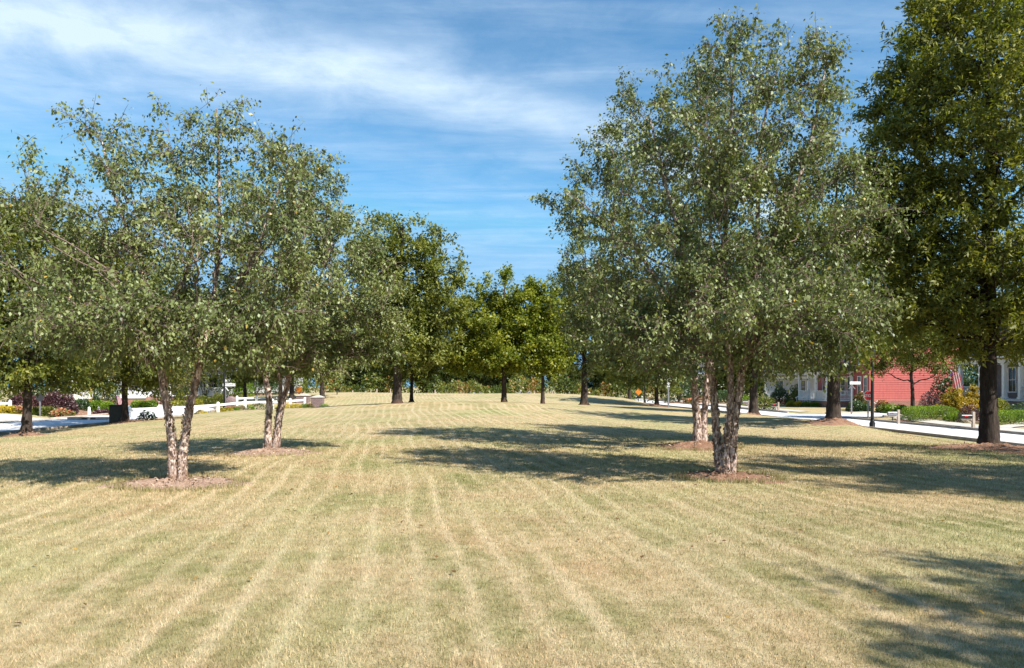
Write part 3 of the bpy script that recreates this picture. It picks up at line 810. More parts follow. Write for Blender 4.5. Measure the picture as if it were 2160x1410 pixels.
place(oakA, 1590, 48, .95, 2.1, 'second street oak along the right-hand road, flared dark trunk before the pale porch')
place(oakB, 1385, 72, 1.15, 1.0, 'street oak just past the grey post where the right-hand road narrows', 1.15)
place(oakA, 1328, 95, .95, 4.0, 'slim-looking street oak beside the orange warning sign', .85)
place(oakB, 1290, 115, 1.15, 3.0, 'farthest oak of the right-hand row, before the brush', 1.0)
place(oakA, 1232, 55, 1.02, 5.2, 'dark oak on the lawn right of the yellow-green maples', .82)
place(oakB, 264, 38, .98, 2.6, 'oak standing beside the black utility cabinet')
place(oakA, 615, 72, .82, .6, 'oak behind the low white fence, left of the brick pillars')
place(oakB, 517, 78, 1.05, 4.4, 'oak behind the rounded brick monument and street sign')
place(oakA, 680, 80, .90, 3.3, 'slender oak just behind the brick entrance pillars')
place(oakB, 868, 54, .95, 5.5, 'smaller trunked tree right beside the big lawn oak', .78)
# offscreen oaks inferred from the shade they throw on the lawn
for x, y, s_, rz, sx_, src in [(14.8, 7.4, 1.0, 1.1, .66, oakA), (19.5, 10.5, .95, 2.7, .7, oakA), (17.5, 5.0, 1.0, 3.0, .7, oakA),
                              (12.0, -1.4, 1.04, 4.1, .74, oakB), (12.3, -2.3, 1.08, 1.3, .80, oakB), (13.2, -1.4, 1.0, 2.2, .80, oakB), (12.0, -2.9, 1.02, 5.2, .78, oakB), (12.8, -1.8, 1.04, .3, .74, oakB)]:  # overlapping copies of one unseen oak, added to deepen the corner shade
    c_ = copy_tree(src); c_.location = (x, y, h1(x, y)-.05); c_.scale = (s_*sx_, s_*sx_, s_); c_.rotation_euler = (0, 0, rz)
    c_['label'] = 'out-of-view oak right of the viewer, placed to cast shade on the lawn'
# the big oak left of centre
Y = 48; bK = base_at(838, Y)
make_tree('lawn_oak', 'large broad oak with yellowing top, left of the gap of open sky', 'oak tree', bK,
  [stem_px(Y, bK, [(838,853),(838,820),(839,780),(840,720),(842,640),(845,560),(850,470)], .30, .04),
   stem_px(Y, bK, [(840,700,0),(870,640,.3),(900,570,.3),(930,500,.3)], .12, .03)],
  env_px(Y, bK, [(810,510,80,70),(880,500,65,60),(790,610,85,110),(930,560,60,85),(860,640,110,100),(840,730,120,60),(950,640,40,60),(900,710,80,60),(770,700,70,70)]),
  41, oak_m, group=None, n1=50, n2=480, n3=4300, per=11, leaf=.225, lw=.5, crown_z=2.6, up=.3, clump=.65, droop=.2, flare=.35, inner=.2, gap=.35, twig=False, spread=.12, r2max=.03)
maple_m = (m_bark_oak, m_leaf_maple)
Y = 52; bM = base_at(1063, Y)
mapleA = make_tree('maple_tree', 'bright yellow-green maple in the centre at the crest, pale band low on its trunk', 'maple tree', bM,
  [stem_px(Y, bM, [(1063,853),(1063,820),(1063,780),(1064,720),(1062,650),(1066,590)], .19, .03)],
  env_px(Y, bM, [(1065,690,75,60),(1075,610,65,45),(975,745,50,45),(990,680,50,55),(1010,625,40,40),(1055,740,100,50),(1120,640,50,50),(1000,655,50,45),(1060,690,100,60),(1130,650,50,60),(1030,745,85,45),(1100,740,85,50),(990,715,45,40),(1150,710,35,50)]),
  42, maple_m, n1=44, n2=380, n3=5200, per=11, leaf=.175, lw=.75, crown_z=2.0, up=.35, clump=.55, droop=.3, flare=.2, inner=.45, flat=.4, gap=.3, twig=False, spread=.12, r2max=.03, leafvar=.6)
Y = 52; bN = base_at(1145, Y)
make_tree('maple_tree', 'narrower maple right of the central yellow-green one', 'maple tree', bN,
  [stem_px(Y, bN, [(1145,855),(1145,820),(1146,780),(1148,720),(1150,640)], .14, .03)],
  env_px(Y, bN, [(1150,700,40,60),(1165,750,45,45),(1130,760,45,35),(1160,650,32,45)]),
  43, maple_m, n1=20, n2=170, n3=1700, per=11, leaf=.19, lw=.75, crown_z=2.0, up=.35, clump=.5, droop=.3, flare=.2, inner=.3, flat=.4, gap=.2, twig=False, spread=.12, r2max=.03)
# small tree before the red house
Y = 48; bS = base_at(1924, Y)
make_tree('young_oak', 'small spreading tree in front of the red siding', 'oak tree', bS,
  [stem_px(Y, bS, [(1925,868),(1925,840),(1924,812),(1922,790),(1926,740),(1930,690)], .13, .03)],
  env_px(Y, bS, [(1925,725,95,58),(1870,755,60,40),(1980,740,60,48),(1930,680,70,45)]),
  44, oak_m, n1=28, n2=240, n3=2700, per=10, leaf=.15, lw=.45, crown_z=1.9, up=.2, clump=.5, droop=.4, flare=.5, inner=.2, gap=.1, twig=False, spread=.1, r2max=.03)
Y = 44; bP = base_at(352, Y)
make_tree('crape_myrtle', 'small bronze-tinged ornamental tree seen behind the front left birch stems', 'ornamental tree', W(352, 872, Y)[:2]+(h1(X(352, Y), Y)-.05,) if False else (X(352,62)-2.0, 66, h1(X(352,62)-2.0, 66)-.05),
  [([(0,0,0),(-.2,0,1),(-.5,0,2.2),(-.8,0,3.4)], .09, .02), ([(0.1,0,0),(.4,0,1.1),(.8,.1,2.3),(1.1,.1,3.3)], .08, .02)],
  [(-1,0,3.2,1.9,1.6,1.2),(1,0,3.2,1.9,1.6,1.3),(0,0,4.1,1.9,1.8,1.0),(-2.2,0,2.6,1.2,1.1,.8)],
  45, (m_bark_birch, m_leaf_brush), n1=24, n2=200, n3=1700, per=10, leaf=.14, lw=.55, crown_z=1.2, up=.3, clump=.45, flare=.2, inner=.1, gap=.2, twig=False, spread=.1, r2max=.02)
L = bpy.data.objects
L['crape_myrtle'].children[0].data.materials[0] = m_bark_birch
[c_ for c_ in L['crape_myrtle'].children if c_.name.startswith('crown')][0].data.materials[0] = m_pink

# woodland behind the crest and behind the houses
GW = 'woodland trees beyond the lawn'
far_m = (m_bark_oak, m_leaf_far)
woods = []
for i in range(3):
    hh = (14.5, 12.0, 16.0)[i]
    woods.append(make_tree('woodland_tree', 'dark woodland tree beyond the crest of the lawn', 'tree', (0, 130, -.6),
      [oak_stem(hh*.93, .3*(i-1), .24)], oak_env(hh, (4.6, 4.8, 4.2)[i], (1.2, 1.0, 1.5)[i], 9, 50+i), 60+i, far_m, group=GW, n1=26, n2=300, n3=2500, per=10,
      leaf=.42, lw=.6, crown_z=2.0, up=.3, clump=.85, droop=.2, flare=.3, inner=.45, gap=.2, twig=False, spread=.2, sides=8, r2max=.03))
spots = []
rw = random.Random(5)
for k in range(15):    # straight behind the crest
    spots.append((-52+k*7.4+rw.uniform(-1.5, 1.5), rw.uniform(118, 132), rw.uniform(.62, .85)))
for k in range(9):
    spots.append((-46+k*11+rw.uniform(-2, 2), rw.uniform(138, 150), rw.uniform(.75, .95)))
for k in range(12):
    spots.append((-62+k*11+rw.uniform(-2, 2), rw.uniform(160, 175), rw.uniform(.6, .8)))
for x, y, s_ in [(-52,60,.85),(-60,68,.9),(-46,88,.9),(-38,98,.8),(-55,95,1),(-66,84,1),(-70,58,.9),(-48,36,.75),(-58,46,.85),(-74,72,1),(-60,26,.9),
                 (38,96,.8),(46,88,.9),(56,80,1),(64,72,1),(52,64,.9),(48,56,.8),(44,104,.9),(33,110,.8),(66,60,1),(52,34,.8),(58,46,.9),(62,30,.9),(45,74,.85)]:
    spots.append((x, y, s_))
for k, (x, y, s_) in enumerate(spots):
    src = woods[k % 3]
    o = src if k < 3 else copy_tree(src)
    o.location = (x, y, h1(x, y)-.1); o.scale = (s_*rw.uniform(.95, 1.15), s_*rw.uniform(.95, 1.15), s_); o.rotation_euler = (0, 0, rw.uniform(0, 6.28))
    if y > 112 or (abs(x) < 40 and y > 95): o['label'] = 'dark woodland tree in the wood line beyond the crest'
    elif x < 0: o['label'] = 'tree in the dark mass behind the houses across the left road'; o['group'] = 'trees behind the left houses'
    else: o['label'] = 'tree in the dark mass behind the houses across the right road'; o['group'] = 'trees behind the right houses'

# ------------------------------------------------------------------ shrubs
def shrub(name, label, cat, x, y, rx, ry, hgt, mat, n_=2500, leaf=.06, lw=.6, p=2.4, group=None, flat_base=.0, z=None, seed=0, stalk=True, rz=0.0, lump=.08, tilt=0):
    rng = np.random.default_rng(seed+int(abs(x*13+y*7)*3))
    z = h1(x, y)-.03 if z is None else z
    root = empty(name, (x, y, z), rz); tag(root, label, cat, group)
    dr = unit(rng.standard_normal((n_, 3))); dr[:, 2] = np.abs(dr[:, 2])*1.0
    s_ = (np.abs(dr)**p).sum(1)**(-1/p); r = (1-.35*rng.random(n_)**2.0)
    lo = 1+lump*(np.sin(dr[:, 0]*7+seed)+np.sin(dr[:, 1]*6+1.3)+np.sin(dr[:, 2]*8+seed*2))*.6
    C = dr*(s_*r*lo)[:, None]*np.array([[rx, ry, hgt]])
    A = dr*.9+rng.standard_normal((n_, 3))*.8; A[:, 2] += .3
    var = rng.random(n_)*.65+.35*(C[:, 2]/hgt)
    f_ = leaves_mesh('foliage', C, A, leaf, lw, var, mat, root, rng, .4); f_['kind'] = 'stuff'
    if stalk:
        m_ = 9; a_ = rng.random(m_)*6.28; O = np.zeros((m_, 3)); T = np.c_[np.cos(a_)*rx*.6, np.sin(a_)*ry*.6, np.full(m_, hgt*.75)]
        t = np.linspace(0, 1, 5)[None, :, None]; P = O[:, None]*(1-t)+T[:, None]*t; P[..., 2] += .1*hgt*np.sin(t[..., 0]*3.1)
        V, Fq = tubes(P, np.full((m_, 5), .012+.008*hgt), 4); np_mesh('stem', V, Fq, m_bark_oak, root, smooth=True)
    return root
def S(u, Y): return X(u, Y), Y
# right side gardens
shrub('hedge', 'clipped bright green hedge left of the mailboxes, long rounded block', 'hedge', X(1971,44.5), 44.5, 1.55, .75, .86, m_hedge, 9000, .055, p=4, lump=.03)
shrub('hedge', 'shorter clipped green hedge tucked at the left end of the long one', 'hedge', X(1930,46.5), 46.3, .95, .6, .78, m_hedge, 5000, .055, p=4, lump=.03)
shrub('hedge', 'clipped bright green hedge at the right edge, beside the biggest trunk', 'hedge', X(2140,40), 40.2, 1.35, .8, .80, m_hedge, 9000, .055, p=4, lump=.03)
shrub('ornamental_grass', 'tuft of light green grassy leaves right of the long hedge', 'plant', X(2012,43), 43, .55, .4, .42, m_hedge, 1400, .2, .12, p=2)
shrub('golden_shrub', 'rounded yellow-green clipped shrub behind the biggest trunk', 'shrub', X(2112,43.5), 44, 1.0, .8, 1.30, m_lime, 5000, .06, p=2.8, lump=.04)
shrub('dark_shrub', 'low dark green shrub by the taupe house railing', 'shrub', X(2158,42.5), 42.8, 1.0, .7, 1.05, m_dkshrub, 3000, .07)
shrub('purple_shrub', 'round purple-leaved shrub behind the right-hand mailbox', 'shrub', X(2052,41.5), 41.8, .62, .6, .98, m_purple, 3500, .05)
shrub('burgundy_shrub', 'tall burgundy shrub at the foot of the red siding', 'shrub', X(1962,53), 53, .8, .8, 1.75, m_purple, 3000, .08)
shrub('golden_shrub', 'small gold shrub between the burgundy shrub and the autumn maple', 'shrub', X(1976,47.5), 47.5, .4, .4, .75, m_yellow, 900, .08)
shrub('azalea_shrub', 'low grey-green shrub under the right-hand taupe porch', 'shrub', X(2100,46), 46.4, .6, .5, 1.5, m_dkshrub, 1800, .08)
Y = 46.5; bJ = (X(2028, Y), Y, h1(X(2028, Y), Y)-.05)
make_tree('japanese_maple', 'orange and yellow autumn bush in front of the taupe house', 'shrub', bJ,
  [([(0,0,0),(-.1,0,.5),(-.35,0,1.1),(-.6,0,1.6)], .05, .012), ([(0,0,0),(.15,0,.5),(.4,.1,1.1),(.7,.1,1.8)], .05, .012)],
  [(-.65,0,1.25,.62,.6,.5),(0,0,1.0,.95,.8,.6),(.65,0,1.25,.55,.6,.6),(-.4,0,1.75,.45,.4,.35),(.85,0,1.75,.3,.3,.4),(0,0,.6,.8,.7,.35)],
  71, (m_bark_oak, m_orange), n1=26, n2=170, n3=1500, per=9, leaf=.10, lw=.6, crown_z=.3, up=.3, clump=.22, flare=.2, inner=.3, twig=False, spread=.05, flat=.35, r2max=.015, sides=8)
for k, (u, Yb, r_, hh, m_, nm, lb) in enumerate([
    (1668, 72, .38, .5, m_lime, 'gold_mound_shrub', 'left one of two small gold mounds before the white porch'),
    (1684, 71.5, .38, .5, m_yellow, 'gold_mound_shrub', 'gold-orange mound shrub next to the small gold one by the porch'),
    (1701, 71, .42, .42, m_hedge, 'green_mound_shrub', 'low bright green mound right of the gold ones'),
    (1710, 73, .42, .5, m_hedge, 'green_mound_shrub', 'green mound nearest the porch steps'),
    (1720, 70.5, .36, .35, m_hedge, 'green_mound_shrub', 'smallest green mound at the kerb side of the steps'),
    (1697, 73.5, .40, .5, m_purple, 'purple_mound_shrub', 'purple mound between the gold and green ones'),
    (1806, 62, .75, .9, m_dkshrub, 'boxwood_shrub', 'grey-green bush right of the street-name post'),
    (1822, 61, .6, .7, m_dkshrub, 'boxwood_shrub', 'grey-green bush below the red octagonal sign'),
    (1815, 63, .6, 1.7, m_pink, 'feathery_shrub', 'upright buff feathery shrub before the dark red wall'),
    (1870, 60, .8, .7, m_brush if False else m_leaf_brush, 'low_shrub', 'low shrub to the left under the red siding'),
    (1890, 59, 1.0, .65, m_hedge, 'low_shrub', 'wider light green shrub under the red siding'),
    (1862, 61, .5, 1.1, m_coral, 'flowering_shrub', 'pale flowering shrub beside the white urns'),
    (1679, 78, .9, 2.2, m_leaf_brush, 'tall_shrub', 'tall orange-tinted shrub at the left end of the porch'),
    (1683, 76.5, .8, 1.3, m_leaf_brush, 'bronze_shrub', 'bronze shrub below the tall one at the porch end'),
    (1612, 66, .95, 1.4, m_leaf_brush, 'rounded_shrub', 'olive rounded shrub right of the second street oak'),
    (1645, 80, 1.0, 2.0, m_dkshrub, 'dark_conifer', 'dark conical shrub behind the third mailbox'),
    (1432, 95, 1.7, 3.4, m_dkshrub, 'evergreen_shrub', 'big dark evergreen beyond the road bend'),
    (1565, 80, .9, 1.1, m_hedge, 'lime_shrub', 'bright shrub glimpsed between the birch stems'),
    (1530, 88, 1.6, 1.6, m_dkshrub, 'dark_shrub', 'dark shrub glimpsed behind the three-stemmed birch'),
    (1460, 92, 1.0, .6, m_coral, 'flower_bed_shrub', 'low flowering bush on the bare bank past the road bend')]):
    x, y = S(u, Yb)
    shrub(nm, lb, 'shrub', x, y, r_, r_, hh, m_, 1500 if r_ < 1 else 2600, .075+.001*Yb, seed=k)
for u, Yb, r_, hh, lb in [(2016, 62, 2.2, 3.6, 'big dark evergreen between the red siding and the taupe porch'), (2075, 66, 2.6, 4.2, 'tall dark bush behind the taupe porch columns'),
                       (1995, 74, 2.6, 4.0, 'dark bush mass behind the far end of the red house')]:
    shrub('evergreen_bush', lb, 'shrub', *S(u, Yb), r_, r_*.7, hh, m_dkshrub, 3200, .2)
for u, Yb, r_, hh, lb in [(38, 72, 3.2, 4.6, 'broad dark bush behind the left purple hedge'), (95, 76, 3.0, 4.0, 'broad dark bush behind the right purple hedge'), (150, 80, 2.6, 3.8, 'dark bush left of the autumn-tinged one'),
                       (330, 84, 2.8, 3.4, 'dark bush behind the green mounds across the left road')]:
    shrub('evergreen_bush', lb, 'shrub', *S(u, Yb), r_, r_*.7, hh, m_dkshrub, 3600, .2)
# left side gardens
for k, (u, Yb, rx, ry, hh, m_, nm, lb, n_) in enumerate([
    (52, 52, 1.15, .9, 1.30, m_purple, 'loropetalum_hedge', 'left-hand purple hedge, behind the far left oak trunk', 5000),
    (122, 52, 1.25, .9, 1.38, m_purple, 'loropetalum_hedge', 'right-hand purple hedge, bigger, right of the grey sign back', 5500),
    (35, 49.5, .55, .4, .5, m_coral, 'rose_bush', 'coral rose bush at the foot of the left-hand purple hedge', 900),
    (48, 49.3, .55, .4, .5, m_coral, 'rose_bush', 'coral rose bush hidden partly by the far left oak trunk', 900),
    (76, 49.2, .6, .4, .45, m_leaf_brush, 'garden_shrub', 'olive low bush at the grey sign post', 900),
    (100, 49.3, .75, .45, .62, m_leaf_brush, 'rose_bush', 'greenish rose bush between sign post and coral bush', 1200),
    (131, 48.8, .75, .45, .60, m_coral, 'rose_bush', 'coral rose bush in full flower at the right purple hedge', 1400),
    (10, 49, .8, .5, .5, m_yellow, 'yellow_shrub', 'yellow low shrub under the short white fence', 1200),
    (172, 56, .6, .5, .8, m_dkshrub, 'dark_shrub', 'dark low shrub behind the small grey lamp', 1500),
    (204, 57, .7, .7, .85, m_hedge, 'green_hedge_ball', 'bright green ball between the two bollards', 2500),
    (224, 57, .75, .7, .80, m_hedge, 'green_hedge_ball', 'bright green ball left of the black cabinet', 2500),
    (218, 54, .75, .4, .35, m_purple, 'purple_ground_shrub', 'flat purple shrub before the green balls', 1500),
    (225, 62, .95, .95, 2.6, m_dkshrub, 'conical_evergreen', 'conical evergreen beyond the green balls', 3500),
    (198, 66, 1.6, 1.4, 3.4, m_orange, 'autumn_shrub', 'orange-tinged bush left of the conical evergreen', 2500),
    (292, 70, .8, .6, .7, m_hedge, 'green_mound_shrub', 'first green mound across the left road', 1500),
    (305, 70, .7, .6, .55, m_hedge, 'green_mound_shrub', 'second green mound across the left road', 1300),
    (317, 71, .7, .6, .7, m_hedge, 'green_mound_shrub', 'third green mound across the left road', 1300),
    (378, 74, 1.1, .8, .6, m_lime, 'golden_shrub', 'low golden shrub between the front birch stems', 1400),
    (412, 74, .7, .6, .8, m_lime, 'golden_shrub', 'round golden shrub right of the front birch stem', 1400),
    (430, 76, 1.1, .8, 1.1, m_leaf_brush, 'mixed_shrub', 'olive shrub left of the street lamp post', 1800),
    (462, 74, .8, .8, 1.3, m_leaf_brush, 'mixed_shrub', 'reddish-olive shrub behind the street lamp post', 1800),
    (432, 84, 3.2, 2.5, 4.6, m_leaf_maple, 'garden_tree_bush', 'large light green bush before the white wall', 4500),
    (492, 88, 2.4, 2.0, 3.0, m_hedge, 'light_shrub', 'light green shrub right of the brick monument', 3000),
    (540, 92, 3.0, 2.0, 3.0, m_dkshrub, 'dark_evergreen_bush', 'dark bush right of the oak behind the monument', 3500)]):
    x, y = S(u, Yb)
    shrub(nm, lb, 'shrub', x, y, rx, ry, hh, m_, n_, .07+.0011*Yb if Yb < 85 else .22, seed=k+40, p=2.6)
# flowers along the white fence
for k, u in enumerate([428, 470, 484, 498, 512, 528, 548, 595, 612, 628, 646, 655, 686]):
    Yb = 45+21*(u-272)/371.0 if u < 643 else 66
    x, y = S(u, Yb); y -= .3
    shrub('fence_flowers', ['yellow flower tuft under the white fence, first from the left', 'yellow flower tuft at the street lamp foot', 'golden flower tuft before the brick monument',
      'green tuft right of the monument base', 'rust-tipped tuft at the pale fence post', 'green tuft between two fence posts', 'dark green tuft left of the second birch stems',
      'yellow tuft seen right of the second birch stems', 'golden tuft by the fence gate post', 'yellow tuft before the rear brick pillar',
      'yellow tuft by the last fence post', 'yellow-green tuft between the two brick pillars', 'small gold tuft at the right side of the front brick pillar'][k], 'flowers',
      x, y, .45 if k not in (6,) else .6, .3, .38 if k != 6 else .55, [m_yellow, m_yellow, m_yellow, m_hedge, m_pink, m_hedge, m_dkshrub][k % 7], 700, .08, seed=90+k, group='flower tufts along the white fence', stalk=False)
shrub('dark_bush', 'small dark bush in front of the shaded fence rail', 'shrub', *S(309, 43), .55, .4, .62, m_dkshrub, 500, .12, seed=3)
# brush line behind the crest: uncountable
rng = np.random.default_rng(77)
nb = 24000
bx = rng.uniform(-62, 60, nb); by = rng.uniform(108, 120, nb)
hh = (1.6+1.1*np.sin(bx*.31)+.9*np.sin(bx*.83+1)+.5*np.sin(bx*1.9))+1.2
hh = np.clip(hh, 1.6, 4.4)*np.where(np.abs(bx-2) < 12, .85, 1.0)
bz = H(bx, by)+hh*rng.random(nb)**.7
Cb = np.c_[bx, by, bz]; Ab = rng.standard_normal((nb, 3)); Ab[:, 2] += .5
vb = np.clip(.45+.35*np.sin(bx*.6)+.25*np.sin(bx*1.7+2)+.35*rng.standard_normal(nb), 0, 1)
o = leaves_mesh('brush', Cb, Ab, .42, .55, vb, m_leaf_brush, None, rng, .3)
tag(o, 'tangled yellow-green brush along the wood line behind the lawn crest', 'brush', kind='stuff')

# ------------------------------------------------------------------ mulch mounds
MOUNDS = []
def mound(label, x, y, rx, ry, hgt, seed, name='mulch_mound', mat=None):
    MOUNDS.append((x, y, rx, ry))
    nr_, na = 14, 56; g = np.random.default_rng(seed)
    a_ = np.arange(na)/na*2*np.pi
    edge = 1+.16*np.sin(a_*2+seed)+.10*np.sin(a_*5+seed*2)+.07*np.sin(a_*9+seed)+.05*g.standard_normal(na)
    V = []
    for i in range(nr_+1):
        t = i/nr_
        xx = x+np.cos(a_)*rx*t*edge; yy = y+np.sin(a_)*ry*t*edge
        zz = H(xx, yy)+hgt*(1-t*t)**1.6+.035*(1-t)*g.standard_normal(na)*(t > 0)+.012-.05*(t > .97)
        V.append(np.c_[xx, yy, zz])
    V = np.vstack(V); i = np.arange(nr_)[:, None]*na; k = np.arange(na)[None]; k2 = (k+1) % na
    Fq = np.stack([i+k, i+na+k, i+na+k2, i+k2], -1).reshape(-1, 4)
    o = np_mesh(name, V, Fq, mat or m_mulch, smooth=True); tag(o, label, 'mulch mound', 'mulch mounds under the trees')
    # chips and surface roots lying on the mound, joined
    m_ = int(260*rx); r = np.sqrt(g.random(m_))*.95; aa = g.random(m_)*6.28
    cx, cy = x+np.cos(aa)*rx*r, y+np.sin(aa)*ry*r; cz = H(cx, cy)+hgt*(1-r*r)**1.6+.03
    A = g.standard_normal((m_, 3)); A[:, 2] *= .25
    c_ = leaves_mesh('mulch_chips', np.c_[cx, cy, cz], A, .07, .35, g.random(m_), m_flake, o, g, 1.5); c_['kind'] = 'stuff'
mound('mound of pinkish mulch under the front left birch', bA[0]+.05, bA[1]-.08, 1.0, .80, .05, 1, mat=m_mulch_pale)
mound('pale mulch mound under the second left birch', bB[0]+.05, bB[1]-.2, 1.15, .9, .08, 2, mat=m_mulch_pale)
mound('mulch mound with chips under the nearest right-hand birch', bC[0], bC[1]-.05, .90, .70, .055, 3)
mound('reddish mulch mound under the dark-stemmed right birch', bD[0]-.15, bD[1]-.15, 1.15, .9, .12, 4)
mound('wide dark mulch mound under the biggest oak', bR[0]-.1, bR[1]-.3, 2.0, 1.6, .14, 5)
mound('bare orange mound under the roadside oak', X(1757,34), 33.8, 1.5, 1.2, .22, 6)
mound('dark mound at the foot of the second roadside oak', X(1590,48), 47.8, 1.1, 1.0, .12, 7)
mound('small dark mound under the roadside oak by the grey post', X(1385,72), 71.8, 1.7, 1.2, .12, 8)
mound('dark root mound under the far left oak', X(56,28), 27.9, .8, .7, .10, 9)
mound('dark mulch strip under the oak and cabinet', X(262,38), 37.9, 1.2, .8, .08, 10)

# ------------------------------------------------------------------ grass blades near the camera
def blades(name, n_, y0, y1, seed, label):
    g = np.random.default_rng(seed)
    # density falls off with distance
    t = g.random(n_); p_ = .3
    y = (y0**p_+(y1**p_-y0**p_)*t)**(1/p_)
    x = (g.random(n_)*2-1)*(.76*y+.6)
    keep = g.random(n_) < np.clip((y1-y)/(y1*.6), 0, 1)**1.0
    for mx_, my_, rx, ry in MOUNDS:
        keep &= ((x-mx_)/rx)**2+((y-my_)/ry)**2 > .85
    x, y = x[keep], y[keep]; z = H(x, y); m_ = len(x)
    d_, _ = road_dist(x, y); k2 = d_ > .8; x, y, z = x[k2], y[k2], z[k2]; m_ = len(x)
    lod = np.clip(y/5.5, 1, 3.2)
    cl_ = .5+.5*np.sin(x*5.1+2*np.sin(y*2.3))*np.sin(y*4.3+1.7*np.sin(x*1.9)); cl_ *= .6+.4*np.sin(x*1.1+y*.7)
    hh = (.016+.024*g.random(m_)+.016*cl_*g.random(m_))*(1+.12*(lod-1))
    w_ = (.003+.0025*g.random(m_))*lod
    a_ = g.random(m_)*6.28; ln = g.random(m_)*.9*hh
    lx, ly = np.cos(a_)*ln, np.sin(a_)*ln; b_ = g.random(m_)*6.28
    C = np.c_[x, y, z-.004]
    S_ = np.c_[np.cos(b_), np.sin(b_), np.zeros(m_)]*w_[:, None]*.5
    V = np.stack([C-S_, C+S_, C+np.c_[lx, ly, hh]], 1).reshape(-1, 3)
    o = np_mesh(name, V, np.arange(m_*3).reshape(-1, 3), m_blade, face_attr={'var': g.random(m_)})
    tag(o, label, 'grass', kind='stuff'); return o
blades('grass', 640000, 3.4, 42, 5, 'short half-dormant mown grass over the near lawn')
# taller tufts round the mounds' edges, fallen leaves
g = np.random.default_rng(9)
V = []; 
for mx_, my_, rx, ry in MOUNDS[:5]:
    m_ = 1500; a_ = g.random(m_)*6.28; r = 1+g.standard_normal(m_)*.09
    V.append(np.c_[mx_+np.cos(a_)*rx*r, my_+np.sin(a_)*ry*r])
P = np.vstack(V); z = H(P[:, 0], P[:, 1]); m_ = len(P); b_ = g.random(m_)*6.28
C = np.c_[P, z]; S_ = np.c_[np.cos(b_), np.sin(b_), np.zeros(m_)]*.006; hh = .05+.06*g.random(m_)
Vv = np.stack([C-S_, C+S_, C+np.c_[g.standard_normal(m_)*.02, g.standard_normal(m_)*.02, hh]], 1).reshape(-1, 3)
o = np_mesh('edge_grass', Vv, np.arange(m_*3).reshape(-1, 3), m_blade, face_attr={'var': g.random(m_)*.5})
tag(o, 'longer grass fringing the mulch mounds', 'grass', kind='stuff')
m_ = 420; y = 4.5+20*g.random(m_)**.8; x = (g.random(m_)*2-1)*.74*y
C = np.c_[x, y, H(x, y)+.03]; A = g.standard_normal((m_, 3)); A[:, 2] *= .2
m_fallen = leaf_mat('fallen_leaf', [(0, (.09, .05, .03)), (.6, (.22, .12, .05)), (1, (.45, .28, .06))], trans=.1, gloss=.1)
o = leaves_mesh('fallen_leaves', C, A, .05, .6, g.random(m_), m_fallen, None, g, 2)
tag(o, 'scattered fallen brown leaves on the lawn', 'fallen leaves', kind='stuff')

# ------------------------------------------------------------------ street furniture
def gz(x, y): return h1(x, y)
# black lamp post by the right road
Y = 38.4; x = X(1836, Y); t = empty('street_lamp', (x, Y-.2, gz(x, Y-.2)-.02)); tag(t, 'black fluted street lamp post rising beside the right-hand road', 'lamp post')
MB().lathe((0,0,0), [(.17,0),(.17,.08),(.14,.12),(.15,.3),(.10,.42),(.115,.46),(.09,.5)], 16).build('base', m_blackmetal, t, True)
MB().lathe((0,0,.5), [(.085,0),(.08,1.2),(.07,2.6),(.06,3.3),(.085,3.35),(.05,3.4)], 12).build('pole', m_blackmetal, t, True)
MB().lathe((0,0,3.9), [(.08,0),(.16,.06),(.20,.36),(.1,.42)], 12).build('lantern', m_glass, t, True)
MB().lathe((0,0,4.32), [(.23,0),(.12,.12),(.02,.22)], 12).build('lantern_cap', m_blackmetal, t, True)
t2 = copy_tree(t); x = X(1360, 82); t2.location = (x, 82, gz(x, 82)-.02); t2['label'] = 'distant black street lamp beside the orange warning sign'
t3 = copy_tree(t); x = X(473, 57); t3.location = (x, 57, gz(x, 57)-.02); t3['label'] = 'grey street lamp post behind the white fence'
for o in (t, t2, t3): o['group'] = 'street lamps'
# grey post in the middle distance
x = X(1410, 66); t = empty('utility_post', (x, 66, gz(x, 66))); tag(t, 'pale grey wooden post beside the bend of the right-hand road', 'post')
MB().box((0,0,.95), (.14,.14,1.9)).build('post', m_greymetal, t); MB().box((0,0,2.35), (.3,.18,.9)).build('bird_house', m_bluegrey, t); MB().prism([(-.22,2.8),(.22,2.8),(0,3.05)], 'y', -.14, .14).build('roof', m_roof, t)

